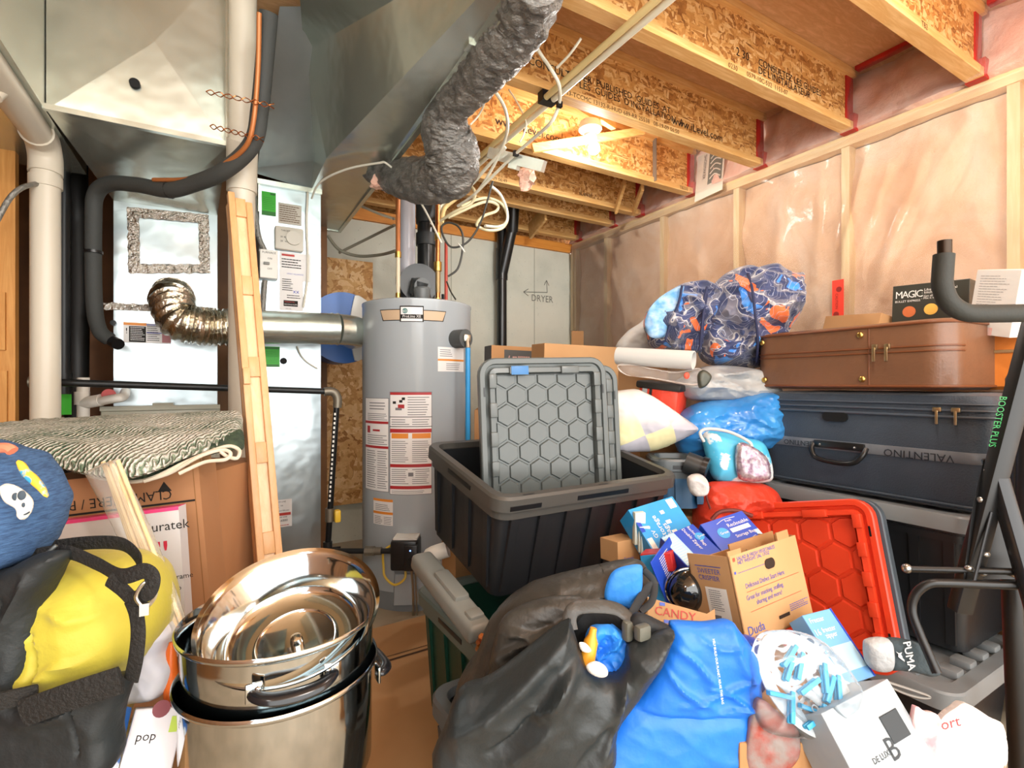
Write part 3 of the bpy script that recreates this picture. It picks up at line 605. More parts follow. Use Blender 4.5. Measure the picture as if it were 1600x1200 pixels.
# condensate fittings
t = thing('condensate_pipe', W(135, 640, 2.2), 'white plastic tee and elbow on the furnace side above the rug', 'pipe')
obj('tee', B().cyl(W(130, 590, 2.2), W(130, 690, 2.2), .023).cyl(W(130, 630, 2.2), W(158, 625, 2.2), .026).cyl(W(128, 612, 2.2), W(128, 632, 2.2), .028), WHITE, t)
obj('elbow', B().tube([W(155, 627, 2.2), W(178, 623, 2.18), W(192, 620, 2.2), W(196, 612, 2.3)], .019, 14, 5), WHITE, t)
obj('red_cap', B().cyl(W(170, 617, 2.24), W(170, 617, 2.2), .026), mat('red_plastic', '#b02218', .4), t)

# ABS stack on the concrete wall
t = thing('vent_stack', WY(783, 600, 3.7) * V((1, 1, 0)), 'tall shiny black stack standing against the concrete wall by the pencilled arrows', 'pipe')
q = WY(784, 600, 3.7); x = q.x
obj('stack', B().cyl((x, 3.7, 0), (x, 3.7, 2.44), .042, 24), ABS, t)
obj('wye_branch', B().cyl((x, 3.7, 2.02), (x, 3.7, 2.28), .05, 24).cyl((x, 3.7, 2.06), WY(800, 355, 3.6), .047, 24).cyl(WY(800, 362, 3.6), WY(803, 300, 3.5), .05, 24), ABS, t)
# ================================================================ WATER HEATER
HX, HY, HR, HT = .957, 2.716, .2975, 1.585
T = thing('water_heater', (HX, HY, 0), 'tall grey cylindrical water heater covered with instruction labels', 'water heater')
TANK = mat('heater_enamel', '#a4acb1', .2, coat=.4)
b = B().lathe([(HR - .006, .1), (HR, .102), (HR, HT - .02), (HR + .002, HT - .016), (HR + .002, HT - .004), (HR - .012, HT + .002), (.2, HT + .012), (0.0001, HT + .016)], 72, c=(HX, HY, 0)); obj('tank', b, TANK, T)
obj('base_ring', B().lathe([(HR - .02, .0), (HR - .018, .03), (HR - .012, .1), (HR - .02, .11)], 64, c=(HX, HY, 0), cap=True), mat('base_grey', '#7d8489', .4), T)
def HZ(py): return CZ + (600 - py) / F * 2.54
ang0 = atan2(-HY, -HX)     # direction heater -> camera
def hpx(px):               # pixel column -> angle on the tank front
    u = (px - 800) / F; lo, hi = -1.45, 1.45
    for _ in range(40):
        m = (lo + hi) / 2; a = ang0 + m; P = V((HX + HR * cos(a), HY + HR * sin(a), 0)); dd = P.dot(FW); uu = P.dot(RT) / dd
        if uu < u: lo = m
        else: hi = m
    return (lo + hi) / 2
def patch(b, px0, py0, px1, py1, m=0, e=.001):
    a0, a1 = hpx(px0), hpx(px1); z0, z1 = HZ(py1), HZ(py0); n = 12; vs = []; R = HR + e
    for k in range(n + 1):
        a = ang0 + a0 + (a1 - a0) * k / n; vs += [(HX + R * cos(a), HY + R * sin(a), z0), (HX + R * cos(a), HY + R * sin(a), z1)]
    b.add(vs, [(2 * k, 2 * k + 2, 2 * k + 3, 2 * k + 1) for k in range(n)], m)
def plines(b, px0, py0, px1, py1, n, m=1, seed=0):
    rg = random.Random(seed); s = (py1 - py0) / n
    for i in range(n): patch(b, px0, py0 + s * (i + .3), px1 - (px1 - px0) * rg.random() * .25, py0 + s * (i + .62), m, .0022)
def ptext(b, body, px, py, hpx_, m=1):
    a0 = hpx(px); z0 = HZ(py); sz = hpx_ / F * 2.54
    b.text(body, sz, 0, 0, 0, m, fn=lambda x, y: (HX + (HR + .003) * cos(ang0 + a0 + x / HR), HY + (HR + .003) * sin(ang0 + a0 + x / HR), z0 + y))
LR, LO = MATS['label_red'], MATS['label_orange']
LM = [LW, mat('print_grey', '#77777a', .7), mat('label_crimson', '#a8262a', .5), LO, INK, mat('label_tan', '#c2a789', .5)]
b = B(); patch(b, 609, 612, 675, 773, 1, .001)
patch(b, 610, 613, 674, 772, 0, .0015); patch(b, 610, 613, 674, 617, 2, .002)
for y in (651, 666): patch(b, 609, y, 675, y + 1, 4, .002)
for y0, y1_ in ((670, 676), (725, 730), (759, 764)): patch(b, 610, y0, 674, y1_, 2, .002)
patch(b, 612, 677, 638, 685, 3, .002); patch(b, 644, 677, 673, 685, 3, .002)
plines(b, 637, 619, 672, 650, 8, 1, 1); plines(b, 612, 654, 640, 665, 3, 1, 2); plines(b, 644, 654, 672, 665, 3, 1, 3)
for x0, x1_ in ((612, 639), (644, 672)): plines(b, x0, 688, x1_, 723, 11, 1, x0); plines(b, x0, 732, x1_, 757, 8, 1, x0 + 1)
plines(b, 612, 766, 672, 771, 2, 1, 5)
for x, y in ((614, 627), (624, 625), (628, 621)): patch(b, x, y, x + 5, y + 4, 4, .0025)
patch(b, 622, 632, 632, 638, 2, .0025); patch(b, 618, 637, 628, 641, 1, .0025); patch(b, 635, 735, 649, 746, 0, .003); patch(b, 638, 738, 646, 744, 1, .0032)
obj('instruction_label', b, LM, T, smooth=30, label='white warning label with red and orange bands')
b = B(); patch(b, 571, 622, 608, 770, 1, .001); patch(b, 572, 623, 607, 769, 0, .0015)
patch(b, 572, 659, 607, 663, 2, .002); patch(b, 572, 698, 607, 702, 2, .002); plines(b, 575, 646, 606, 658, 4, 1, 7); plines(b, 575, 680, 606, 697, 5, 1, 8); plines(b, 574, 705, 588, 766, 17, 1, 9); plines(b, 590, 705, 606, 766, 17, 1, 10)
patch(b, 583, 672, 594, 675, 2, .0025); patch(b, 575, 667, 579, 678, 2, .0025); plines(b, 578, 628, 603, 642, 3, 1, 4)
obj('instruction_label', b, LM, T, smooth=30, label='grey-white side label with thin red bands')
b = B(); patch(b, 584, 781, 614, 822, 0, .0015); patch(b, 584, 781, 614, 785, 3, .002); patch(b, 584, 801, 614, 805, 3, .002); plines(b, 587, 789, 611, 800, 4); plines(b, 586, 808, 598, 821, 5, 1, 2); plines(b, 600, 808, 613, 821, 5, 1, 3)
obj('small_label', b, LM, T, smooth=30)
b = B(); patch(b, 684, 541, 724, 580, 0, .0015); patch(b, 684, 560, 724, 563, 3, .002); plines(b, 687, 544, 708, 557, 4); plines(b, 697, 566, 722, 578, 4, 1, 5)
obj('side_label', b, LM, T, smooth=30)
# badge
b = B(); 
for (x0, x1_, k) in ((594, 638, 0), (654, 697, 1)):
    a0, a1 = hpx(x0), hpx(x1_); R = HR + .0015
    for e, m in ((0, 4), (.004, 5)):
        o_ = .0005 * (e > 0); zt, zb_ = HZ(483 if k == 0 else 484) - e, HZ(501) + e; w1 = (a1 - a0)
        A0 = a0 + e / HR + 0; A1 = a1 - e / HR; sl = .12 * w1
        L_ = [(A0, zt), (A0 + sl * (k == 0), zb_), (A1 - sl * (k == 1), zb_), (A1, zt)]
        qs = [L_[0], L_[3], L_[1], L_[2]]; vv = []
        for i in range(9):
            for s0, s1 in ((L_[0], L_[3]), (L_[1], L_[2])):
                a = s0[0] + (s1[0] - s0[0]) * i / 8; vv.append((HX + (R + o_) * cos(ang0 + a), HY + (R + o_) * sin(ang0 + a), s0[1]))
        b.add(vv, [(2 * i, 2 * i + 2, 2 * i + 3, 2 * i + 1) for i in range(8)], m)
patch(b, 625, 478, 662, 503, 4, .003); patch(b, 626.5, 480, 660.5, 491.5, 0, .0035); patch(b, 627, 498, 660, 502, 0, .0035)
ptext(b, 'Smith', 638, 489.5, 10.5, 4); ptext(b, 'ProLine XE', 629, 496.5, 6.2, 0); ptext(b, 'POWER VENT', 632, 501.5, 3, 4)
a = hpx(633); b.tube([(HX + (HR + .002) * cos(ang0 + a), HY + (HR + .002) * sin(ang0 + a), HZ(486)), (HX + (HR + .005) * cos(ang0 + a), HY + (HR + .005) * sin(ang0 + a), HZ(486))], .0135, 20, 1, 6); 
a = ang0 + hpx(628.5); b.text('AO', .017, 0, 0, 0, 0, fn=lambda x, y: (HX + (HR + .007) * cos(a + x / HR), HY + (HR + .007) * sin(a + x / HR), HZ(488.3) + y))
obj('maker_badge', b, LM + [mat('badge_teal', '#4f7f7c', .4)], T, smooth=30, label='white maker badge with tan wings')
# relief valve with insulation disc, discharge pipe
def on(px, py, out=0): a = ang0 + hpx(px); return V((HX + (HR + out) * cos(a), HY + (HR + out) * sin(a), HZ(py)))
a, c = on(712, 527, -.005), on(712, 527, .075)
rv = obj('relief_valve', B().cyl(a, c, .048, 28), mat('foam_dark', '#4d5152', .7, bump=.2, bs=80), T)
obj('valve_lever', B().rbox(c - V((.02, .02, .02)), c + V((.02, .01, .02)), .006).tube([c + V((0, -.01, 0)), c + V((.0, -.02, -.05))], .011, 10, 1), mat('silver_metal', '#b9b5a8', .3, 1), rv)
obj('discharge_pipe', B().cyl(c + V((0, -.02, -.05)), c + V((0, -.02, -1.0)), .0125, 16), mat('blue_pex', '#2f9be0', .35), T, label='bright blue discharge pipe')
# gas control valve
a = on(637, 857, .045); M = frame(a - V((.0, 0, 0)), RT, UP)
gv = obj('gas_valve', B(M).rbox((-.065, -.06, -.075), (.065, .06, .07), .012).rbox((.005, -.075, -.07), (.07, -.05, .055), .006).box((-.055, -.04, .07), (.06, .05, .078), 1), [mat('valve_black', '#17181a', .35), WHITE], T)
ledm, lt, lb = nt('led_blue'); lb.inputs['Emission Color'].default_value = (.1, .3, 1, 1); lb.inputs['Emission Strength'].default_value = 3
obj('status_light', B(M).sph((.036, -.076, .03), .0035, n=8), ledm, gv); obj('valve_knob', B(M).cyl((.038, -.075, -.02), (.038, -.083, -.02), .018, 20), BLK, gv)
YEL = mat('yellow_wire', '#d3b23c', .4)
obj('gas_tube', B().tube([M @ V(p) for p in ((.0, -.02, -.07), (-.0, -.03, -.12), (-.05, -.03, -.15), (-.1, -.01, -.12), (-.11, .0, -.08), (-.11, 0, 0), (-.06, 0, .04))], .006, 8, 6), YEL, gv)
obj('burner_line', B().tube([M @ V(p) for p in ((.03, -.02, -.07), (.035, 0, -.2), (.03, .03, -.35))], .006, 8, 4).tube([M @ V(p) for p in ((.05, -.02, -.07), (.05, 0, -.2), (.05, .03, -.35))], .004, 8, 4), MATS['silver_metal'], gv)
b = B(); patch(b, 605, 903, 690, 905, 0, .004); patch(b, 605, 903, 607, 940, 0, .004)
obj('burner_door', B().loft([[on(x, y, .02) for x, y in ((620, 895), (672, 897), (674, 945), (618, 943))], [on(x, y, .0) for x, y in ((616, 892), (676, 894), (678, 948), (614, 946))]]), TANK, T)
# blower and fittings on top
q = W(657, 466, 2.75); q.z = HT
bl = obj('vent_blower', B().lathe([(.085, 0), (.085, .012), (.06, .02), (.05, .06), (.03, .07)], 28, c=(q.x, q.y, HT + .01)), mat('blower_dark', '#2a2f31', .35), T)
obj('blower_scroll', B().cyl((q.x + .02, q.y + .1, HT + .12), (q.x + .0, q.y + .02, HT + .12), .105, 32).tube([(q.x - .02, q.y, HT + .05), (q.x - .01, q.y - .03, HT + .12)], .05, 20, 1), MATS['blower_dark'], bl)
obj('blower_motor', B().cyl((q.x - .01, q.y - .06, HT + .085), (q.x - .01, q.y + .02, HT + .1), .045, 24).lathe([(.04, 0), (.046, .05), (.04, .06)], 20, c=(q.x - .01, q.y - .05, HT + .02)), mat('motor_grey', '#5a5f60', .4), bl)
x, y = W(635, 430, 2.85).x, W(635, 430, 2.85).y
b = B().cyl((x, y, HT - .0), (x, y, HT + .16), .056, 24); obj('rubber_elbow', b, MATS['blower_dark'], bl)
va = obj('exhaust_pipe', B().cyl((x, y, HT + .13), (x, y, 2.35), .05, 24), mat('grey_pvc', '#a5a6ad', .25), T)
obj('hose_clamp', B().cyl((x, y, HT + .155), (x, y, HT + .17), .059, 24).cyl((x, y, HT + .125), (x, y, HT + .137), .059, 24).cyl((x + .06, y - .02, HT + .15), (x + .08, y - .02, HT + .15), .012, 10), mat('clamp_bronze', '#a58b68', .35, .9), va)
x, y = W(666, 400, 3.0).x, W(666, 400, 3.0).y
va = obj('intake_pipe', B().cyl((x, y, HT + .02), (x, y, 2.4), .052, 24), ABS, T)
obj('pipe_sleeve', B().cyl((x, y, 1.97), (x, y, 2.04), .06, 24).cyl((x, y, 2.1), (x, y, 2.25), .06, 24), mat('sleeve_dark', '#26292a', .55), va)
def riser(px, d, r, m, nm, top=2.4, fit=()):
    p = W(px, 460, d); o = obj(nm, B().cyl((p.x, p.y, HT), (p.x, p.y, top), r, 14), m, T)
    for z0, z1, rr, mm in fit: obj('fitting', B().cyl((p.x, p.y, z0), (p.x, p.y, z1), rr, 14), mm, o)
riser(622, 2.7, .011, mat('pale_pex', '#cbbfa4', .4), 'water_line', 2.38, [(HT, HT + .05, .014, BRASS), (HT + .24, HT + .27, .017, BRASS), (HT + .27, 2.3, .0125, MATS['orange_wire'])])
riser(684, 2.8, .013, COPPER, 'water_line', 2.4, [(HT, HT + .04, .019, BRASS), (HT + .07, HT + .2, .015, mat('old_brass', '#a08a62', .5, .8)), (HT + .19, HT + .24, .022, BRASS), (HT + .36, HT + .4, .018, BRASS)])
riser(697, 2.85, .009, mat('red_wire', '#a83c2a', .4), 'gas_sensor_line', 1.95)
riser(692, 2.9, .008, IRON, 'anode_line', HT + .08)

# ================================================================ FLEX DUCT, CABLES
GREYF = mat('grey_duct_wrap', '#8a8984', .4, .25, bump=.9, bs=34, st=(1, 1, 2.5), c2='#63625f', ns=14, dist=.02)
def flex(name, pts, rs, label, seed=0):
    P_ = cat_rom(pts, 22); b = B(); n = 60
    b.tube(P_, rs, n, 1)
    L = len(P_)
    for i in range(L):
        for k in range(n):
            j = i * n + k; p = b.v[j]; c = P_[i]; d = (p - c)
            s = noise.noise(V((i * .21 + k * .06 + seed, k * .28, seed))) * .12 + ridge(V((i * .55 + sin(k / n * 2 * pi) * 1.5, k * .10, seed + 2))) * .045 + ridge(V((i * .2 - k * .12, k * .3 + i * .1, seed + 7))) * .03 + ridge(V((i * .32 + sin(k / n * 2 * pi) * 1.2, k * .08, seed + 4))) * .04 + noise.noise(p * 22) * .06
            b.v[j] = c + d * (1 + s)
    return obj(name, b, GREYF, label=label, cat='duct', smooth=60)
flex('flexible_duct', [W(838, -40, 1.35), W(815, 30, 1.5), W(778, 80, 1.62), W(742, 125, 1.76), W(706, 168, 1.9), W(696, 200, 1.98), W(706, 235, 2.05), W(703, 268, 2.13), W(672, 282, 2.25), W(630, 278, 2.45), W(590, 262, 2.6)], [.08, .08, .078, .072, .062, .086, .103, .1, .095, .09, .08], 'crumpled grey insulated flexible duct curving from overhead down above the heater')
b = B().sph(W(598, 287, 2.5), .05, (1, .7, .6), 14)
for i, p in enumerate(b.v): b.v[i] = p + V((noise.noise(p * 50), noise.noise(p * 55), noise.noise(p * 60 + V((1, 1, 1))))) * .03
obj('insulation_tuft', b, PINKR, label='small tuft of pink insulation poking from the duct end', cat='insulation')
for k, (x, m, l) in enumerate(((1.235, mat('pex_yellowish', '#e6cf93', .35), 'yellowish plastic pipe running overhead, nearer the ducts'), (1.272, mat('pex_white', '#ebe6cf', .35), 'white plastic pipe running overhead beside the yellowish one'))):
    pts = [V((x, .5, 2.405)), V((x, 1.2, 2.405)), V((x, 1.8, 2.405)), V((x, 2.45, 2.40)), V((x - .02, 2.65, 2.37)), W(722 - 12 * k, 300, 2.9), W(695 - 8 * k, 325, 2.9), W(690 - 6 * k, 350, 2.8)]
    t = thing('water_pipe', pts[2], l, 'pipe', 'overhead plastic pipes'); obj('pipe_run', B().tube(pts, .0135, 12, 6), m, t)
    obj('clip', B().box((x - .018, 1.84, 2.39), (x + .018, 1.88, 2.437)), BLK, t)
def cable(pts, r, m, label, d=2.4, name='cable', sm=8, clips=()):
    pts = [W(p[0], p[1], p[2] if len(p) > 2 else d) for p in pts]; t = thing(name, pts[0], label, 'cable'); obj('cable_run', B().tube(pts, r, 8, sm), m, t)
    for c in clips: q = W(*c); obj('cable_clip', B().box(q - V((.012, .008, .012)), q + V((.012, .008, .012))), BLK, t)
RX = mat('romex', '#ddd8c4', .4)
cable([(828, 55, 1.95), (845, 85, 2.0), (862, 110, 2.0), (874, 135, 2.05), (873, 165, 2.15), (860, 192, 2.2), (835, 215, 2.3), (806, 240, 2.4), (775, 270, 2.5), (740, 305, 2.6)], .0075, RX, 'white cable hanging in a curve from the front joist past the steel bracket', clips=((874, 163, 2.14), (806, 240, 2.4)))
cable([(908, 60, 1.9), (890, 85, 1.95), (870, 106, 2.0)], .005, RX, 'short thin white cable on the joist web near the top')
cable([(757, 125, 2.0), (775, 145, 2.1), (789, 170, 2.2), (793, 200, 2.3), (785, 230, 2.4), (768, 265, 2.5), (745, 300, 2.6), (715, 322, 2.7)], .0075, RX, 'white cable drooping from the flexible duct down to the bundle')
cable([(760, 130, 2.1), (757, 160, 2.15), (748, 180, 2.2), (735, 195, 2.2)], .004, RX, 'thin wire loop next to the flexible duct')
cable([(795, 140, 2.3), (808, 160, 2.35), (822, 190, 2.4), (818, 210, 2.4), (812, 222, 2.4)], .004, RX, 'thin white wire curling on the second joist')
cable([(720, 323, 2.9), (745, 312, 3.0), (765, 310, 3.1), (785, 320, 3.15), (793, 340, 3.15), (785, 356, 3.1), (765, 360, 3.05), (745, 352, 3.0), (755, 338, 3.0), (775, 330, 3.1), (777, 320, 3.1), (755, 316, 3.0), (700, 340, 2.9)], .009, mat('beige_cable', '#d9cfa8', .4), 'coiled beige cable loops beside the black vent stack')
cable([(766, 290, 3.0), (781, 303, 3.05), (791, 325, 3.1), (792, 345, 3.1), (780, 354, 3.1), (758, 353, 3.0)], .009, RX, 'outer white cable loop beside the black vent stack')
cable([(705, 310, 2.7), (735, 290, 2.6), (760, 262, 2.5), (790, 230, 2.4)], .008, RX, 'straight white cable slanting up to the steel bracket', 2.6)
cable([(688, 345, 2.75), (712, 330, 2.7), (736, 318, 2.7), (742, 300, 2.7), (730, 285, 2.75)], .008, MATS['beige_cable'], 'beige cable bend just right of the copper water line')
cable([(770, 283, 2.6), (762, 312, 2.6), (752, 345, 2.6), (738, 370, 2.6), (723, 383, 2.6), (705, 386, 2.6), (694, 372, 2.6), (690, 355, 2.6), (700, 348, 2.6), (715, 353, 2.6), (723, 368, 2.6), (722, 395, 2.6), (715, 420, 2.6), (700, 432, 2.6)], .0055, mat('black_cable', '#35352f', .5), 'black cable coil tied with a white strap above the heater')
cable([(698, 440, 2.7), (704, 455, 2.65), (712, 468, 2.62)], .004, MATS['black_cable'], 'short black cable ending on the heater top')
cable([(512, 368, 3.3), (530, 390, 3.3), (560, 400, 3.3), (595, 398, 3.2), (618, 392, 3.0)], .01, mat('grey_cable', '#8d8876', .5), 'thick grey cable sagging across the concrete above the flakeboard')
cable([(530, 395, 3.35), (560, 380, 3.3), (590, 365, 3.2), (616, 352, 3.0)], .009, MATS['grey_cable'], 'thick grey cable rising toward the heater pipes')
cable([(560, 320, 3.3), (590, 333, 3.1), (616, 342, 3.0)], .008, RX, 'white cable short run left of the exhaust pipe')
obj('cable_strap', B().tube([W(716, 381, 2.58), W(721, 386, 2.56), W(726, 394, 2.57)], .004, 8, 4), WHITE, label='white strap tying the black cable coil', cat='strap')
M, w, h = face(W(760, 246, 2.52), W(845, 268, 2.36), W(766, 230, 2.5)); b = B(M).box((0, 0, 0), (w, .03, h)).box((w * .45, -.01, -h * .4), (w * .6, .02, 0)).cyl((w * .2, -.004, h * .5), (w * .2, .002, h * .5), .01, 12)
obj('steel_bracket', b, mat('bracket_steel', '#c8ccc6', .3, .6), label='pale steel bracket plate under the second joist', cat='bracket', smooth=20)
b = B().sph(W(824, 278, 2.5), .05, (.9, .5, 1), 12)
for i, p in enumerate(b.v): b.v[i] = p + V((noise.noise(p * 30), noise.noise(p * 35), noise.noise(p * 33 + V((1, 1, 1))))) * .04
obj('insulation_tuft', b, PINKR, label='crumpled pink-brown insulation below the steel bracket', cat='insulation')
# ================================================================ LEFT CLUTTER
def xw(p, dx=0, dy=0, dz=0): return V(p) + V((dx, dy, dz))
# leaning wooden shutter
a, c = W(356, 298, 1.82), W(405, 912, 1.62); dn = (c - a).normalized(); c = a + dn * ((a.z - .01) / -dn.z)
L = (c - a).length; zz = (a - c).normalized(); xx = RT * .78 + FW * .62; xx = (xx - zz * xx.dot(zz)).normalized(); M = Matrix.Translation(c) @ Matrix((xx, zz.cross(xx), zz)).transposed().to_4x4()
WD = wood('shutter_wood', '#dfae7c', '#d3a06c', (14, 14, 1.5), 3, .4)
T = thing('wooden_shutter', c, 'tall narrow folded wooden shutter with inset panels, leaning in front of the ducts', 'shutter')
w = .078
for k, (x0, x1) in enumerate(((0, .022), (w - .022, w))): obj('stile', B(M).rbox((x0, 0, 0), (x1, .03, L - (0.0 if k == 0 else .03)), .003), WD, T)
n = 6
for i in range(n + 1):
    z = (L - .09) * i / n; obj('rail', B(M).rbox((.022, .002, z), (w - .022, .028, z + .07), .002), WD, T)
pan = wood('shutter_panel', '#ecc9a0', '#e2b98c', (14, 14, 1.5), 3, .4)
for i in range(n): z = (L - .09) * i / n; obj('inset_panel', B(M).box((.022, .014, z + .07), (w - .022, .02, z + (L - .09) / n)), pan, T)
obj('second_leaf', B(M).rbox((.0, .034, .02), (w - .004, .06, L - .03), .003), WD, T)
b = B(M).rbox((.0, -.012, L * .62), (.022, .0, L * .65), .002); obj('hinge', b, WD, T)

# big cardboard TV box, upside-down print
M, w, h = face(W(70, 1010, 1.22), W(352, 985, 1.31), W(70, 752, 1.2)); h = .9; M = frame(W(70, 752, 1.2) - V((0, 0, .905)), W(352, 722, 1.3) - W(70, 752, 1.2), UP)
T = thing('television_box', M @ V((w / 2, .07, 0)), 'big flat orange-brown cardboard box carrying the folded green rug, with upside-down print', 'box')
b = B(M).box((0, 0, 0), (w, .14, .9)); zt = .9
b.text('CLAMP HERE / PINCER ENDROIT', .034, w * .84, zt - .052, -.001, 1, rot=pi, sx=.9).quad(0, zt - .088, w * .965, zt - .083, -.001, 1)
b.add([(w * .76, -.001, zt - .055), (w * .84, -.001, zt - .055), (w * .8, -.001, zt - .03)], [(0, 1, 2)], 1)
b.tube([(w * .1, -.002, zt - .12), (w * .14, -.002, zt - .14), (w * .2, -.002, zt - .12)], .005, 6, 4, 1).cyl((w * .14, .001, zt - .125), (w * .14, -.002, zt - .125), .014, 12, 1)
b.quad(w * .965, .2, w * .97, zt, -.0006, 2)
obj('carton', b, [CARD3, INK, mat('card_edge', '#8d6034', .8)], T, smooth=0)
obj('flap', B(M).box((w - .1, .01, .9), (w - .0, .014, .925)).box((w - .14, .06, .9), (w - .01, .066, .935)).box((w - .12, .1, .9), (w, .106, .93)), CARD, T, smooth=0)
M2 = frame(W(80, 760, 1.44) - V((0, 0, .9)), RT, UP)
obj('carton', B(M2).rbox((0, 0, 0), (.42, .36, .93), .003), CARD3, label='plain cardboard carton behind the TV box, hidden under the rug', cat='box')
# folded rug
def rugmat():
    m, t, b = nt('rug_green'); b.inputs['Roughness'].default_value = .95; v = coords(t, (1, 1, 1), (0, 0, .5))
    wv = t.nodes.new('ShaderNodeTexWave'); wv.inputs['Scale'].default_value = 28; wv.inputs['Distortion'].default_value = 3.5; wv.inputs['Detail'].default_value = 3; wv.inputs['Detail Scale'].default_value = 3; t.links.new(v, wv.inputs[0])
    a = nz(t, v, 9, 6, .6); s = t.nodes.new('ShaderNodeMath'); s.operation = 'MULTIPLY_ADD'; s.inputs[1].default_value = .35; t.links.new(wv.outputs['Fac'], s.inputs[0]); t.links.new(a, s.inputs[2])
    t.links.new(ramp(t, s.outputs[0], [(.36, '#44604a'), (.5, '#7d8f76'), (.6, '#b4baa6'), (.74, '#e2e0d4')]), b.inputs['Base Color'])
    bumpit(t, b, wv.outputs['Fac'], .9, .012); return m
RUG = rugmat()
T = thing('folded_rug', W(190, 700, 1.3), 'folded green and white braided rug lying on the big cardboard box', 'rug')
obj('top_layer', blob([(-60, 690, 1.2), (0, 668, 1.5), (90, 658, 1.62), (200, 653, 1.68), (330, 648, 1.74), (374, 647, 1.74), (378, 668, 1.52), (360, 690, 1.33), (300, 712, 1.22), (230, 738, 1.14), (195, 746, 1.12), (150, 742, 1.12), (90, 730, 1.12), (40, 722, 1.13), (-20, 720, 1.1)], 1.3, .035, .02, .008, R=30, N=5000, nrm=(-.1, -.35, 1)), RUG, T)
b = blob([(180, 738, 1.2), (230, 722, 1.24), (300, 700, 1.28), (355, 680, 1.36), (378, 672, 1.4), (381, 700, 1.34), (365, 702, 1.3), (320, 712, 1.25), (270, 735, 1.22), (215, 752, 1.2), (180, 750, 1.18)], 1.25, .012, .012, .004, R=20); obj('folded_layer', b, mat('rug_dark', '#44563f', .95, c2='#26332a', ns=30, bump=.6, bs=80), T)
EDG = mat('rug_backing', '#cfc3ae', .9)
b = B().tube([W(x, y, d) for x, y, d in ((140, 744, 1.18), (200, 753, 1.17), (240, 746, 1.18), (290, 722, 1.2), (330, 705, 1.22), (358, 697, 1.24), (374, 704, 1.24), (370, 716, 1.22), (355, 713, 1.22), (345, 706, 1.22))], .0045, 8, 6)
b.tube([W(x, y, d) for x, y, d in ((225, 752, 1.17), (268, 738, 1.19), (310, 714, 1.2), (345, 703, 1.22), (360, 708, 1.22), (352, 718, 1.21), (320, 722, 1.2), (280, 740, 1.18))], .0045, 8, 6)
obj('binding_edge', b, EDG, T)
# frame box with pink edge
M, w, h = face(W(60, 985, 1.12), W(292, 965, 1.2), W(62, 822, 1.1)); M = frame(W(62, 822, 1.1) - V((0, 0, .26)), W(290, 793, 1.17) - W(62, 822, 1.1), V((0, .08, 1))); w, h = (W(290, 793, 1.17) - W(62, 822, 1.1)).length, .26
b = B(M).box((0, 0, 0), (w, .045, h)).quad(0, h - .007, w, h, -.001, 2).box((0, 0, h), (w, .045, h + .001), 2)
b.text('Aluratek', .03, w * .7, h - .05, -.001, 1).text('9"', .085, w * .66, h - .135, -.001, 3).text('Photo Frame', .017, w * .76, h - .165, -.001, 1).text('photo', .017, w * .84, h - .19, -.001, 1)
b.quad(w * .05, h * .25, w * .42, h * .82, -.001, 4).text('o', .02, w * .9, h - .24, -.001, 1)
obj('photo_frame_box', b, [mat('box_greywhite', '#cfcccc', .45), INK, mat('hot_pink', '#e0447e', .45), mat('crimson', '#c22a45', .5), mat('box_photo', '#a8895f', .5, c2='#d3c6ac', ns=8)], label='pale boxed photo frame with hot pink top edge leaning on the cardboard box', cat='box', smooth=0)

# dowels in a clear bag
MT = mat('dowel_wood', '#e3c89a', .5, c2='#d7b682', ns=4, st=(20, 20, 2))
dl = None
for i in range(7):
    a, c = W(161 + i * 4.6, 722 - i * 1 + (i % 3) * 4, 1.06 - .004 * i), W(262 + i * 5, 1010 + (i % 3) * 6, .99)
    if dl is None: dl = obj('dowel', B().cyl(a, c, .0042, 10), MT, label='thin pale wooden dowel in the clear bag leaning on the photo frame box', cat='dowel', group='dowels in the clear bag'); base = (a + c) / 2
    else:
        o = dl.copy(); COL.objects.link(o); o.location = dl.location + ((a + c) / 2 - base); o.rotation_euler = (0, 0, .01 * i)
obj('plastic_bag', blob([(132, 738, 1.05), (160, 724, 1.05), (186, 716, 1.05), (205, 760, 1.05), (238, 830, 1.03), (278, 930, 1.0), (308, 1020, .98), (262, 1030, .98), (235, 960, .99), (200, 870, 1.02), (165, 800, 1.04)], 1.05, .014, .012, .004, R=20, smooth=False), glass('clear_bag', '#f4f2ea', .12, .16, .6, 30), label='long clear plastic bag round the dowels, open end up', cat='bag')

# yellow and black duffel bag
YEL2 = mat('duffel_yellow', '#beb23a', .6, c2='#b3a731', ns=8, bump=.25, bs=35, sheen=.2)
DBK = mat('duffel_black', '#171b1d', .6, c2='#23292b', ns=8, bump=.3, bs=40)
T = thing('duffel_bag', W(90, 1150, .95), 'bulging yellow and black duffel bag in the near left corner', 'bag')
obj('body', blob([(-60, 930), (30, 880), (100, 862), (160, 862), (205, 872), (235, 905), (250, 950), (250, 990), (235, 1020), (205, 1060), (185, 1110), (165, 1170), (140, 1210), (-60, 1210)], .95, .13, .13, .007, R=70, N=5000, seed=3, folds=((60, 990, 170, 1000, 14, .012), (60, 935, 150, 948, 14, .010), (70, 1045, 160, 1030, 14, .01), (157, 940, 152, 1060, 5, -.014), (170, 990, 210, 975, 9, .008), (165, 905, 215, 920, 10, .012), (100, 880, 160, 900, 12, .01), (170, 1030, 208, 1020, 10, .008))), YEL2, T)
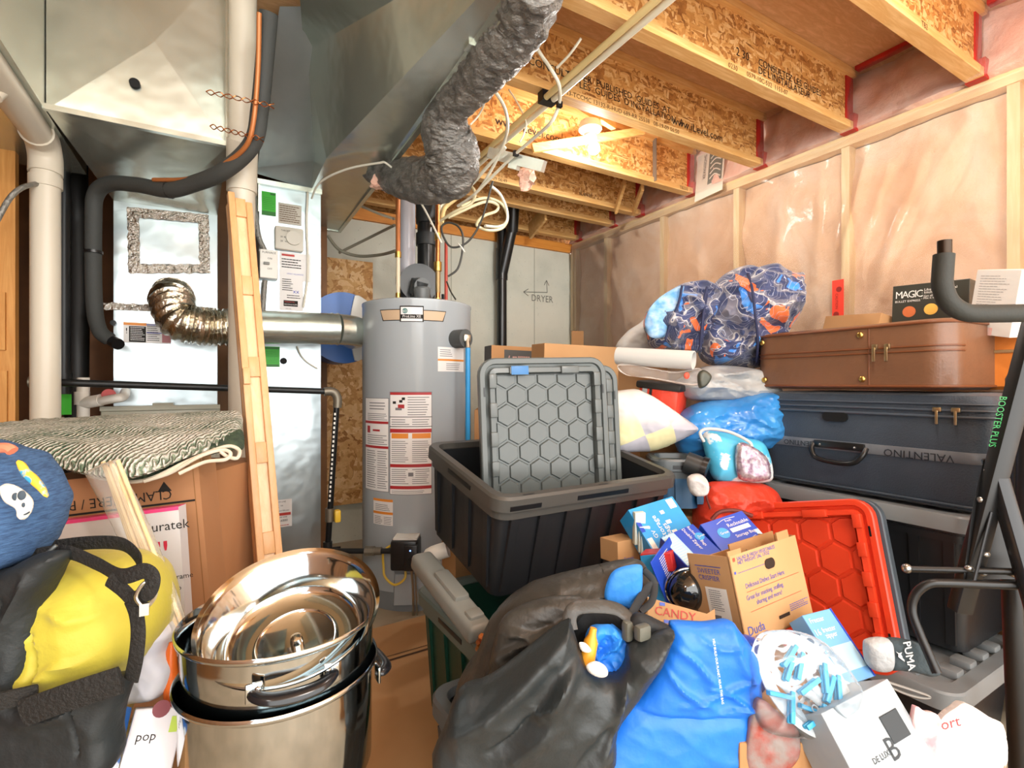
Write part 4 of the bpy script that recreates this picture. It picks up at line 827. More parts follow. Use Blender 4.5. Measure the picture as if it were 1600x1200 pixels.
obj('end_panel', blob([(-60, 935), (20, 885), (70, 862), (102, 866), (85, 900), (68, 935), (58, 985), (50, 1030), (43, 1085), (80, 1075), (150, 1060), (200, 1060), (180, 1130), (160, 1210), (-60, 1215)], .825, .03, .04, .005, R=22, seed=5, N=3500, folds=((60, 1110, 180, 1075, 12, .012), (148, 1065, 140, 1160, 4, -.01), (20, 1000, 60, 900, 10, .01), (0, 1040, 25, 930, 8, -.01))), DBK, T)
WEB = mat('webbing', '#1c1b19', .8, bump=.8, bs=150)
ST = [[(40, 872, .86), (100, 862, .85), (150, 880, .82), (190, 900, .78), (225, 892, .77), (238, 902, .77), (232, 925, .77), (205, 938, .78)], [(205, 938, .785), (213, 960, .785), (216, 990, .785), (212, 1030, .79), (205, 1062, .81)], [(80, 855, .9), (140, 848, .9), (190, 850, .88), (215, 870, .86), (218, 890, .84)], [(170, 905, .785), (190, 920, .78), (205, 935, .78)]]
for k, s_ in enumerate(ST): obj('carry_strap', B().tube([W(*q) for q in s_], [.012, .012], 12, 8, flat=.25, upv=FW), WEB, T)
obj('zip', B().tube([W(*q) for q in ((88, 852, .84), (60, 880, .83), (25, 930, .82), (8, 990, .82), (0, 1040, .83))], .003, 6, 8).tube([W(*q) for q in ((75, 862, .84), (45, 900, .83), (18, 960, .82))], .0025, 6, 8), mat('zip_grey', '#6d7271', .4, .5), T)
q = W(228, 930, .77); obj('buckle', B().tube([q + V((0, 0, .02)), q + V((.012, 0, 0)), q + V((0, 0, -.018)), q + V((-.012, 0, 0))], .003, 8, 6, closed=True).box(q - V((.008, .003, .03)), q + V((.004, .003, -.012))), MATS['silver_metal'], T)
q = W(20, 1085, .78); obj('side_strap', B().rbox(q - V((.05, .004, .02)), q + V((.03, .004, .008)), .004).tube([W(35, 1115, .78), W(110, 1088, .78), W(190, 1062, .79)], [.022, .022], 10, 4, flat=.2, upv=FW), WEB, T)
# denim-blue backpack with skull patch
DEN = mat('denim_blue', '#2f4c73', .85, c2='#466a96', ns=60, st=(1, 1, 6), bump=.4, bs=120)
T = thing('backpack', W(20, 880, .85), 'denim blue backpack with a white skull patch at the far left edge', 'backpack')
obj('body', blob([(-70, 700), (10, 700), (35, 715), (60, 745), (76, 780), (70, 810), (55, 850), (30, 880), (-70, 900)], .85, .09, .09, .01, R=50, seed=9), DEN, T)
pd = .775
obj('skull_patch', blob([(5, 757), (20, 757), (38, 768), (50, 783), (48, 800), (38, 812), (30, 806), (28, 795), (12, 785), (4, 770)], pd, .008, .006, 0, R=6, N=500), WHITE, T, label='white skull patch')
b = B()
for x, y, s_ in ((24, 776, .004), (34, 774, .005), (37, 789, .0025)): b.sph(W(x, y, pd - .008), s_, (1, .3, 1.5), 10)
b.tube([W(30, 800, pd - .006), W(38, 804, pd - .006), (W(46, 800, pd - .006))], .0012, 6, 3); obj('skull_eyes', b, mat('patch_grey', '#3a4854', .7), T)
obj('colour_patch', blob([(27, 720), (36, 722), (45, 733), (58, 745), (70, 762), (74, 778), (60, 765), (45, 752), (34, 740)], pd + .01, .006, .006, 0, R=6, N=600), mat('patch_multi', '#e9c23a', .6, c2='#3aa0cf', ns=26, lo=.45, hi=.5), T, label='yellow and blue patch')
obj('top_trim', B().tube([W(-5, 700, .8), W(12, 700, .8), W(20, 705, .8)], .008, 8, 4), mat('salmon', '#e08263', .7), T)
obj('carton', B(frame(W(-60, 900, .9) - V((0, 0, .78)), RT, UP)).rbox((-.1, .02, 0), (.28, .32, .3), .004), CARD, label='cardboard carton under the yellow duffel bag', cat='box')
# white plastic bag, small boxes between duffel and pans
obj('plastic_bag', blob([(236, 1000), (255, 970), (272, 985), (268, 1010), (280, 1040), (262, 1080), (205, 1095), (190, 1110), (200, 1070), (215, 1040)], .98, .04, .04, .012, R=22, seed=2), mat('bag_lilac', '#c9cad6', .35, c2='#e7e5e4', ns=9), label='crumpled pale lilac plastic bag between duffel and steel pots', cat='bag')
M, w, h = face(W(182, 1215, .86), W(268, 1205, .9), W(196, 1110, .9)); b = B(M).rbox((0, 0, 0), (w, .08, h), .003, m=0).text('pop', .02, w * .15, h * .5, -.001, 1).quad(w * .75, h * .6, w * .95, h * .85, -.001, 2).cyl((w * .5, 0, h * .98), (w * .5, -.002, h * .98), .014, 16, 3)
obj('snack_box', b, [mat('card_white', '#dcd8dc', .45), INK, mat('lime', '#b7d04a', .5), mat('maroon', '#7b2a33', .5)], label='small white printed carton standing beside the duffel bag', cat='box', smooth=20)
M, w, h = face(W(170, 1210, .84), W(184, 1210, .86), W(176, 1105, .87)); obj('blue_packet', B(M).rbox((0, 0, 0), (w, .02, h), .002), mat('packet_blue', '#2f6fc0', .35, c2='#dce6f0', ns=20, lo=.55, hi=.6), label='thin blue and white packet next to the duffel', cat='packet')
obj('bottle', B(Matrix.Translation(W(268, 1040, .97))).lathe([(.012, -.1), (.014, -.04), (.011, 0), (.009, .03), (.004, .045)], 18), mat('orange_plastic', '#e06a22', .35), label='slim orange plastic bottle by the pot rim', cat='bottle')

# ================================================================ STEEL POTS
def pot(name, c, R, H, label, handles, inner=None):
    T = thing(name, (c.x, c.y, c.z - H), label, 'pot', 'stainless steel pots'); b = B()
    prof = [(R * .93, -H), (R * .97, -H + .012), (R * .975, -.03), (R * .98, -.012), (R * 1.03, -.006), (R * 1.035, .0), (R * 1.02, .003), (R * .985, -.004), (R * .955, -.02), (R * .95, -H + .012), (R * .9, -H + .006)]
    b.lathe(prof, 72, c=c); obj('vessel', b, STEEL, T, smooth=50)
    for a in handles:
        M = Matrix.Translation(c + V((0, 0, -.045))) @ Matrix.Rotation(a, 4, 'Z')
        hh = obj('handle', B(M).tube([(R * .96, -.055, 0), (R * 1.03, -.058, -.002), (R * 1.13, -.035, -.006), (R * 1.15, 0, -.008), (R * 1.13, .035, -.006), (R * 1.03, .058, -.002), (R * .96, .055, 0)], [.006, .01, .012, .013, .012, .01, .006], 12, 5, flat=.7), mat('bakelite', '#15171b', .2), T)
        obj('bracket', B(M).rbox((R * .965, -.07, -.018), (R * 1.0, -.045, .014), .004), STEEL, hh); obj('bracket', B(M).rbox((R * .965, .045, -.018), (R * 1.0, .07, .014), .004), STEEL, hh)
        obj('rivet', B(M).sph((R * 1.0, -.052, .004), .005, n=8).sph((R * 1.0, .052, .004), .005, n=8), STEEL, hh)
    return T
pc = W(442, 957, .955); th = atan2(-pc.y, -pc.x)
pot('steel_pot', pc, .168, .12, 'upper wide steel pot with black handle, tilted bowl resting inside', (th + .1, th + pi))
pc2 = pc; pot('steel_pot', V((pc2.x - .003, pc2.y - .003, pc.z - .092)), .1685, .2, 'lower steel pot carrying the other one, black side handle', (th + 1.75,))
zb_ = pc.z - .094 - .2
obj('carton', B(frame(V((pc2.x, pc2.y, 0)), RT, UP)).rbox((-.14, -.14, 0), (.1, .14, zb_ - .001), .004), CARD, label='cardboard carton the steel pots stand on', cat='box')
# tilted shallow bowl
cen = W(455, 962, .93); e1 = (W(592, 893, 1.05) - W(316, 1022, .86)); R_ = .153
nrm_ = V((-.42, -.38, .78)) ; xd = e1.normalized(); 
M = frame(cen, xd, nrm_); M = Matrix.Translation(cen + V((.0, .0, .012))) @ Matrix((M.col[0].xyz, M.col[1].xyz, M.col[2].xyz)).transposed().to_4x4()
T = thing('steel_bowl', cen, 'shallow polished steel bowl tilted inside the upper pot', 'bowl')
obj('bowl_shell', B(M).lathe([(.0001, -.088), (R_ * .44, -.088), (R_ * .47, -.083), (R_ * .5, -.088), (R_ * .74, -.086), (R_ * .83, -.07), (R_ * .93, -.014), (R_ * 1.0, -.004), (R_ * 1.03, .0), (R_ * 1.03, .003), (R_ * 1.0, .0), (R_ * .915, -.008), (R_ * .81, -.066), (R_ * .73, -.081), (R_ * .5, -.083), (R_ * .47, -.078), (R_ * .44, -.083), (.0001, -.083)], 72), STEEL, T, smooth=50)
obj('center_knob', B(M).lathe([(.012, -.083), (.01, -.072), (.006, -.07), (.0001, -.069)], 16), STEEL, T)
# white tray, cardboard on the floor
M, w, h = face(W(424, 906, 2.0), W(470, 900, 2.0), W(424, 884, 2.0)); obj('plastic_tray', B(M).rbox((0, 0, 0), (w * 1.1, .16, .05), .015).rbox((-.06, .02, -.03), (w * .6, .14, .03), .01), WHITE, label='white plastic tray on edge at the foot of the duct column', cat='tray')
obj('carton', B(frame(V(W(424, 906, 2.0)) * V((1, 1, 0)), RT, UP)).rbox((-.1, -.02, 0), (.16, .22, W(424, 906, 2.0).z - .035), .004), CARD, label='small cardboard carton below the white tray', cat='box')
P4 = [WZ(560, 990, .012), WZ(668, 962, .012), WZ(705, 1260, .012), WZ(540, 1280, .012)]
c = sum(P4, V()) / 4; b = B().loft([[p for p in P4], [p + V((0, 0, .006)) for p in P4]])
b.add([WZ(575, 1040, .0195), WZ(690, 1006, .0195), WZ(690, 1009, .0195), WZ(575, 1043, .0195)], [(0, 1, 2, 3)], 1).add([WZ(575, 1034, .0195), WZ(690, 1001, .0195), WZ(690, 1002, .0195), WZ(575, 1035, .0195)], [(0, 1, 2, 3)], 1)
obj('flattened_box', b, [CARD2, mat('card_slit', '#4c3420', .9)], label='flattened cardboard sheet on the floor beside the steel pots', cat='cardboard', smooth=0)

# ================================================================ TOTES AND LIDS
def clip(poly_, x0, z0, x1, z1):
    for ax, v_, sg in ((0, x0, 1), (0, x1, -1), (1, z0, 1), (1, z1, -1)):
        out = []
        for i in range(len(poly_)):
            a, c = poly_[i], poly_[(i + 1) % len(poly_)]; ia, ic = (a[ax] - v_) * sg >= 0, (c[ax] - v_) * sg >= 0
            if ia: out.append(a)
            if ia != ic: t = (v_ - a[ax]) / (c[ax] - a[ax]); out.append((a[0] + (c[0] - a[0]) * t, a[1] + (c[1] - a[1]) * t))
        poly_ = out
        if not poly_: return []
    return poly_
def lid(name, M, w, h, m, label, hexr=.034, m2=None, group='tote lids', slots=True):
    T = thing(name, M @ V((w / 2, .015, 0)), label, 'lid', group); R = .06
    def ring(ins, y): return [(x, y, z) for x, z in rrect(w - 2 * ins, h - 2 * ins, max(R - ins, .012), 6, w / 2, h / 2)]
    b = B(M).loft([ring(.045, .016), ring(.045, .022)]); obj('panel', b, m, T)
    b = B(M).loft([ring(0, .03), ring(.0, .004), ring(.004, 0), ring(.02, 0), ring(.023, .010), ring(.033, .012), ring(.036, -.006), ring(.052, -.008), ring(.058, .012), ring(.058, .024), ring(.01, .024), ring(.006, .03)], closed=True)
    for k in range(5):
        z = h * (.14 + .17 * k)
        for x in (.032, w - .058): b.rbox((x, -.016, z), (x + .026, .008, z + h * .085), .003)
    for k in (.22, .62):
        b.rbox((w * k, -.016, h - .058), (w * k + w * .14, .008, h - .032), .003).rbox((w * k, -.016, .032), (w * k + w * .14, .008, .058), .003)
    obj('border', b, m2 or m, T)
    b = B(M); dx = hexr * 1.732; dz = hexr * 1.5; x0, x1, z0, z1 = .06, w - .06, .06, h - .06
    for j in range(int((z1 - z0) / dz) + 2):
        for i in range(int((x1 - x0) / dx) + 2):
            cx = x0 + i * dx + (dx / 2 if j % 2 else 0); cz = z0 + j * dz
            big = clip([(cx + hexr * .93 * cos(radians(30 + 60 * k)), cz + hexr * .93 * sin(radians(30 + 60 * k))) for k in range(6)], x0, z0, x1, z1)
            if len(big) < 3: continue
            gx = sum(p[0] for p in big) / len(big); gz = sum(p[1] for p in big) / len(big); sm = [(gx + (x - gx) * .9, gz + (z - gz) * .9) for x, z in big]
            b.loft([[(x, .017, z) for x, z in big], [(x, .009, z) for x, z in sm]], 0, True)
    obj('hexagon_grid', b, m, T, smooth=20)
    if slots:
        b = B(M)
        for z in (h * .2, h * .8):
            for x in (.014, w - .02): b.box((x, -.001, z - .016), (x + .006, .002, z + .016))
        obj('slot', b, BLK, T, smooth=0)
    return T
def tote(name, M, w, dp, h, mr, mb, mi, label, taper=.045, ribs=7, lidm=None, group='plastic totes', bi=.035, band=.016):
    T = thing(name, M @ V((w / 2, dp / 2, 0)), label, 'tote', group)
    def ring(ins, z, R=.055): return [(x, y, z) for x, y in rrect(w - 2 * ins, dp - 2 * ins, max(R - ins * .4, .012), 6, w / 2, dp / 2)]
    b = B(M).loft([ring(taper, 0), ring(.024, h - .05), ring(.024, h - .02), ring(.03, h - .02), ring(.034, h - .06), ring(taper + .006, .006)]); obj('body', b, [mb], T)
    b = B(M).loft([ring(.014, h - .075), ring(.014, h - .05), ring(.0, h - .045), ring(.0, h - .008), ring(.006, h), ring(.03, h), ring(.034, h - .02), ring(.026, h - .03), ring(.022, h - .075)], closed=True); obj('rim', b, mr, T)
    b = B(M)
    for k in range(ribs):
        x = w * (.1 + .8 * k / (ribs - 1)); b.loft([[(x - .012, taper - .008, .02), (x + .012, taper - .008, .02), (x + .012, taper + .01, .02), (x - .012, taper + .01, .02)], [(x - .014, .014, h - .075), (x + .014, .014, h - .075), (x + .014, .03, h - .075), (x - .014, .03, h - .075)]])
    for k in range(4):
        y = dp * (.16 + .68 * k / 3); b.loft([[(taper - .008, y - .012, .02), (taper + .01, y - .012, .02), (taper + .01, y + .012, .02), (taper - .008, y + .012, .02)], [(.014, y - .014, h - .075), (.03, y - .014, h - .075), (.03, y + .014, h - .075), (.014, y + .014, h - .075)]])
    obj('rib', b, mb, T, kind='stuff', label='moulded wall ribs')
    b = B(M).box((w * .38, -.002, h - .036), (w * .66, .001, h - .022)).box((w * .02 + .03, -.002, h - .04), (w * .2, .001, h - .026)).box((-.002, dp * .3, h - .036), (.001, dp * .6, h - .022)).box((w * .12, .008, h - .0015), (w * .17, .016, h + .0005)).box((w * .5, .008, h - .0015), (w * .55, .016, h + .0005)).box((w * .86, .008, h - .0015), (w * .91, .016, h + .0005))
    obj('slot', b, BLK, T, smooth=0, kind='stuff', label='dark slots in the rim')
    for y in (0, ): pass
    if lidm:
        def r2(ins, z): return [(x, y, z) for x, y in rrect(w - 2 * ins, dp - 2 * ins, .06, 6, w / 2, dp / 2)]
        b = B(M).loft([r2(-.012, h - .036), r2(-.012, h + .01), r2(-.008, h + .016), r2(.03, h + .016), r2(.04, h + .006)])
        for k in range(7): 
            x = w * (.08 + .12 * k); b.rbox((x, bi, h + .004), (x + w * .07, bi + .05, h + .03), .008)
            b.rbox((x, dp - .085, h + .004), (x + w * .07, dp - .035, h + .03), .008)
        for k in range(4): b.rbox((w - .085, dp * (.2 + .17 * k), h + .004), (w - .03, dp * (.29 + .17 * k), h + .032), .008)
        obj('lid', b, lidm, T, label='grey lid')
    return T
TB = mat('tote_black', '#1d1f22', .38, bump=.1, bs=12); TR = mat('tote_rim_grey', '#45433f', .36); LG = mat('lid_grey', '#565c5b', .3); LGL = mat('lid_grey_light', '#7b7d78', .38)
P1, P2, P3 = W(778, 782, 1.42), W(1066, 742, 1.82), W(690, 690, 1.92)
xd = P2 - P1; yd = P3 - P1; zd = xd.cross(yd).normalized(); y2 = zd.cross(xd.normalized()).normalized()
hh = .34; w = xd.length; dp = yd.length
M = Matrix.Translation(P1 - zd * hh) @ Matrix((xd.normalized(), y2, zd)).transposed().to_4x4()
MBIG = M.copy(); BW, BD = w, dp
tote('storage_tote', M, w, dp, hh, TR, TB, TB, 'large black open tote with grey lids standing up in it')
# lids standing in the tote
M, w, h = face(W(745, 770, 1.70), W(955, 752, 1.84), W(758, 561, 1.74)); M = frame(W(757, 770, 1.70) - V((0, 0, .13)), W(955, 752, 1.84) - W(757, 770, 1.70), V((0.0, .05, 1)))
w = (W(958, 752, 1.84) - W(757, 770, 1.70)).length; lid('tote_cover', M, w, .13 + .455, LG, 'front grey hexagon lid standing in the open black tote', .0435)
M2 = M @ Matrix.Translation((.085, .07, -.02)); lid('tote_cover', M2, w, .13 + .45, LG, 'rear grey lid standing behind the first one in the open tote', .036)
M3 = M @ Matrix.Translation((.25 * w, -.02, .13 + .42)); obj('blue_tape', B(M).rbox((w * .23, -.018, .13 + .455 - .06), (w * .36, -.0165, .13 + .455 - .03), .0004), mat('tape_blue', '#2f6ea8', .4), label='blue tape patch on the front standing lid', cat='tape')
# lower totes with dark green insides
TG = mat('tote_green', '#0d3a2c', .45); TGR = mat('tote_rim_green', '#5e6b66', .4)
def tote3(a, c, e, hh, **k):
    xd = (c - a); xd.z = 0; yd = e - a; yd.z = 0; y2 = UP.cross(xd.normalized()).normalized(); dp = abs(yd.dot(y2)); w = xd.length
    M = Matrix.Translation(V((a.x, a.y, 0))) @ Matrix((xd.normalized(), y2, UP)).transposed().to_4x4(); return M, w, dp, hh
zr = .42
a, e = WZ(765, 1030, zr), WZ(653, 915, zr); ax = (P2 - P1).normalized()
M, w, dp, hh = tote3(a, a + V((ax.x, ax.y, 0)).normalized() * .62, e, zr)
tote('storage_tote', M, w, dp, hh, TGR, TG, TG, 'dark green open tote on the floor below the big black one')
a2, e2 = WZ(775, 1225, .38), WZ(678, 1040, .38)
M, w, dp, hh = tote3(a2, a2 + V((ax.x, ax.y, 0)).normalized() * .30, e2, .38)
tote('storage_tote', M, w, min(dp, .36), hh, mat('rim_slate', '#4a5256', .4), mat('tote_slate', '#2b2e30', .4), TB, 'slate-black open tote nearest the steel pots, on the floor')
# pale lid leaning at a slant
M = frame(W(770, 985, 1.42), W(672, 868, 1.72) - W(770, 985, 1.42), UP); w = (W(672, 868, 1.72) - W(770, 985, 1.42)).length
T = thing('tote_cover', W(770, 985, 1.42), 'pale grey lid seen edge-on, leaning below the big black tote', 'lid', 'tote lids')
obj('rim_edge', B(M).rbox((0, .0, -.03), (w, .075, .026), .016, 3).rbox((w * .3, .01, .0), (w * .66, .06, .04), .008).rbox((w * .08, .01, .0), (w * .18, .06, .036), .008), LGL, T)
obj('pvc_elbow', B().tube([W(683, 900, 1.95), W(676, 880, 1.95), W(672, 868, 1.95), W(700, 858, 1.95)], .03, 16, 4), WHITE, label='white rounded plastic fitting against the heater by the pale lid', cat='fitting')
b = B()
for k in range(5): b.sph(W(722 + k * 7, 978 + (k % 2) * 6, 1.6), .011, n=8)
obj('ornament_string', b.tube([W(718 + k * 6, 985 - (k % 2) * 5, 1.6) for k in range(7)], .006, 6, 3), STEEL, label='bunch of small shiny ornaments inside the dark green tote', cat='ornaments')
obj('tinsel', B().tube([W(750 + 3 * sin(k * 2), 992 + k * 4, 1.4 + .01 * cos(k * 3)) for k in range(8)], .01, 6, 4), mat('red_tinsel', '#8e2f25', .3, .6, c2='#c58a4a', ns=60), label='short piece of red tinsel hanging by the charcoal bag', cat='tinsel')
# boxes behind the big tote
def cbox(name, bl, br, tl, th, mats, label, fn=None, r=.003, cat='box', group=None):
    M, w, h = face(bl, br, tl); b = B(M).rbox((0, 0, 0), (w, th, h), r)
    if fn: fn(b, w, h)
    return obj(name, b, mats, label=label, cat=cat, group=group, smooth=20)
cbox('carton', W(688, 800, 2.3), W(712, 804, 2.26), W(688, 758, 2.3), .2, [CARD, INK], 'cardboard carton just showing left of the big black tote')
cbox('carton', W(690, 850, 2.1) * V((1, 1, 0)), W(712, 858, 2.06) * V((1, 1, 0)), W(690, 800, 2.1), .12, [CARD2, MATS['packet_blue']], 'lower cardboard carton with a blue mark left of the big black tote', lambda b, w, h: b.quad(w * .75, h * .86, w * .98, h * .96, -.001, 1))
cbox('television_box', W(766, 640, 2.6), W(862, 640, 2.75), W(766, 539, 2.6), .1, [mat('charcoal_print', '#4a4a48', .6), CARD, mat('print_pink', '#b98f88', .6)], 'dark printed screen carton reading 55 behind the standing lids', lambda b, w, h: (b.quad(0, 0, w * .2, h, -.001, 1), b.quad(0, h * .94, w, h, -.0012, 1), b.text('55', .07, w * .27, h * .86, -.001, 2, rot=-1.57), b.text('Tel', .06, w * .86, h * .82, -.001, 2, rot=-1.57), b.lines(w * .42, h * .6, w * .66, h * .88, 3, 2, seed=4)))
cbox('carton', W(848, 640, 2.38), W(965, 640, 2.55), W(853, 536, 2.38), .14, [CARD2, INKS], 'plain tan carton standing behind the black tote', lambda b, w, h: b.text('Y', .05, w * .72, h * .28, -.001, 1, rot=pi))
cbox('carton', W(893, 517, 4.2) * V((1, 1, 0)), W(912, 517, 4.2) * V((1, 1, 0)), W(893, 517, 4.2), .02, [CARD], 'tall thin cardboard strip showing its tip in the far corner')
for (px, d, z, w_, l) in ((815, 2.75, .98, .5, 'carton supporting the screen box behind the black tote'),):
    q = W(px, 640, d); obj('carton', B(frame(V((q.x, q.y, 0)), RT, UP)).rbox((-.25, -.1, 0), (.45, .3, 1.015), .004), CARD, label='tall cardboard carton under the tan and screen boxes', cat='box')
# ================================================================ CHARCOAL AND BLUE BAGS
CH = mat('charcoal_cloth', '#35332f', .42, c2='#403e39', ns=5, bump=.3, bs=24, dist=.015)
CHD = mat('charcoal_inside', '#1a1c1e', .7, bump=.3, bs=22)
BLU = mat('blue_cloth', '#1a6fdc', .45, c2='#2078e4', ns=5, bump=.2, bs=20, dist=.015)
T = thing('tote_bag', W(880, 1150, 1.05), 'charcoal cloth shopping bag with loop handles, blue cloth and an orange bottle inside', 'bag')
obj('back_panel', blob([(712, 1080), (745, 1020), (762, 975), (790, 940), (830, 915), (880, 900), (930, 888), (975, 878), (1000, 876), (1012, 890), (1018, 915), (1005, 935), (985, 965), (1000, 1000), (960, 1040), (880, 1100), (800, 1160), (720, 1180)], 1.2, .05, .08, .014, wf=(6, 6, 8), R=45, seed=11, N=4500, fine=.5, folds=((800, 945, 990, 895, 12, .016), (850, 935, 960, 915, 10, -.014), (730, 1100, 790, 960, 14, .02), (870, 920, 890, 990, 12, .015), (720, 1060, 760, 1000, 8, .02))), CH, T)
obj('top_fold', blob([(770, 1010), (790, 960), (850, 935), (905, 932), (918, 945), (900, 972), (860, 1000), (800, 1060), (765, 1070)], 1.11, .03, .03, .008, wf=(4, 9, 14), R=26, seed=4, N=3000, folds=((780, 1020, 905, 940, 9, .018), (800, 980, 870, 975, 8, .02), (770, 1050, 850, 990, 7, .016))), CH, T)
obj('front_panel', blob([(690, 1210), (700, 1120), (720, 1075), (765, 1060), (830, 1010), (885, 968), (893, 975), (900, 995), (908, 1020), (920, 1042), (945, 1056), (965, 1052), (975, 1038), (980, 1012), (1000, 1002), (1050, 984), (1046, 1005), (1030, 1040), (1000, 1085), (965, 1135), (935, 1210)], 1.0, .05, .05, .010, wf=(5, 5, 5), R=45, seed=21, N=5500, fine=.5, folds=((720, 1120, 885, 985, 16, .022), (840, 1080, 895, 1030, 14, .03), (800, 1170, 880, 1060, 22, .018), (985, 1015, 940, 1150, 9, .016), (900, 1180, 985, 1060, 20, -.014), (770, 1140, 840, 1085, 10, -.012))), mat('slate_cloth', '#22282a', .45, c2='#2a3032', ns=5, bump=.25, bs=24, dist=.015), T)
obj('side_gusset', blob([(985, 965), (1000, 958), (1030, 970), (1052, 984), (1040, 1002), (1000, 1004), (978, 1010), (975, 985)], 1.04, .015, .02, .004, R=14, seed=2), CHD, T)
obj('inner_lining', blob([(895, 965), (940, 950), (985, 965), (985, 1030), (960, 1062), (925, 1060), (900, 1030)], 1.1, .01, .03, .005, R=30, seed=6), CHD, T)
b = B().tube([W(x, y, d) for x, y, d in ((892, 985, 1.0), (890, 965, 1.01), (900, 950, 1.02), (935, 947, 1.04), (965, 952, 1.05), (985, 968, 1.04), (1000, 985, 1.02))], [.014, .014], 12, 7, flat=.22, upv=FW); obj('loop_handle', b, CH, T)
b = B().tube([W(x, y, d) for x, y, d in ((975, 985, 1.06), (995, 945, 1.1), (1012, 920, 1.14), (1022, 912, 1.15), (1028, 914, 1.15))], [.01, .01, .005], 12, 7, flat=.25, upv=FW).tube([W(x, y, d) for x, y, d in ((1005, 890, 1.15), (1022, 910, 1.15), (1018, 940, 1.12), (1000, 955, 1.1))], [.008, .008], 12, 6, flat=.3, upv=FW); obj('loop_handle', b, CHD, T)
obj('tan_clip', B().rbox(W(982, 985, 1.02) - V((.012, .01, .02)), W(982, 985, 1.02) + V((.006, .01, .02)), .006).rbox(W(1005, 985, 1.0) - V((.018, .01, .018)), W(1005, 985, 1.0) + V((.014, .01, .012)), .006), mat('bag_olive', '#59594f', .6), T)
b = B(frame(W(828, 1142, .93), W(990, 985, .95) - W(828, 1142, .93), UP)); 
obj('cloth', blob([(918, 985), (950, 975), (975, 990), (980, 1015), (970, 1045), (945, 1055), (925, 1045), (915, 1015)], 1.045, .015, .01, .014, wf=(20, 20, 20), R=12, seed=5, folds=((925, 1040, 965, 985, 6, .014), (945, 1050, 975, 1010, 6, .014), (925, 990, 940, 1030, 5, .012))), mat('cloth_blue_inside', '#2b8be6', .5, c2='#1258c4', ns=14, bump=.3, bs=20), label='rumpled bright blue cloth inside the charcoal bag', cat='cloth')
obj('cloth', blob([(950, 905), (965, 888), (1000, 882), (1004, 900), (1002, 925), (990, 950), (965, 945), (945, 935)], 1.13, .008, .006, .005, R=14, seed=15), mat('cloth_blue_top', '#2f86dc', .55, c2='#2474cc', ns=12, bump=.2), label='smooth blue cloth showing at the back of the charcoal bag', cat='cloth')
q = W(922, 1010, 1.01); obj('bottle', B(Matrix.Translation(q) @ Matrix.Rotation(.25, 4, 'Y')).lathe([(.001, -.05), (.012, -.048), (.015, -.03), (.014, .01), (.008, .022), (.007, .036), (.001, .037)], 20), mat('amber_plastic', '#dd9a28', .35), label='small amber-orange bottle in the mouth of the charcoal bag', cat='bottle')
obj('napkin', blob([(916, 1040), (930, 1033), (945, 1040), (950, 1053), (938, 1058), (922, 1052)], .975, .008, .006, .003, R=10), mat('napkin_white', '#dcd8d0', .7, bump=.6, bs=90, st=(1, 1, 4)), label='pleated white tissue in the mouth of the charcoal bag', cat='napkin')
obj('paper_tag', blob([(905, 1004), (915, 1005), (924, 1016), (918, 1020), (908, 1016)], .985, .004, .004, 0, R=5, N=200), MATS['napkin_white'], label='small white tag on the amber bottle', cat='tag')
T = thing('cloth_bag', W(1080, 1130, 1.05), 'bright blue cloth bag spread flat beside the charcoal bag, white slogan line', 'bag')
obj('panel', blob([(935, 1210), (965, 1120), (1000, 1085), (1030, 1035), (1045, 985), (1052, 972), (1100, 974), (1140, 970), (1155, 985), (1180, 1020), (1188, 1060), (1186, 1130), (1195, 1210)], 1.04, .035, .05, .008, wf=(5, 5, 5), R=45, seed=31, N=5500, fine=.6, folds=((1050, 1005, 1110, 1045, 8, .009), (1060, 1080, 1180, 1050, 8, .009), (1090, 990, 1150, 1000, 6, .008), (990, 1100, 1180, 1110, 10, -.01), (1100, 1060, 1170, 1090, 6, .008), (1140, 985, 1165, 1050, 8, .009), (1040, 1040, 1100, 1090, 8, .01), (1120, 1100, 1185, 1075, 6, .008))), BLU, T)
a, c = W(1113, 998, .985), W(1123, 1068, .975); M = frame(a, c - a, RT); b = B(M).text('HELP BUILD OUR PLANET, REUSE THIS BAG', .0062, 0, 0, -.001, 0, sx=1, sp=1)
obj('slogan', b, WHITE, T, smooth=0)
obj('ribbon_print', B().tube([W(x, y, .985) for x, y in ((970, 1104), (985, 1096), (998, 1085), (1007, 1075))], .002, 6, 5).tube([W(x, y, .983) for x, y in ((972, 1098), (988, 1090), (1003, 1076))], .0015, 6, 5), mat('ribbon_green', '#cfe3d8', .5), T)
obj('small_emblem', B().rbox(W(964, 1116, .985) - V((.004, .002, .008)), W(964, 1116, .985) + V((.006, .002, .006)), .002), mat('emblem_red', '#d7303a', .5), T)
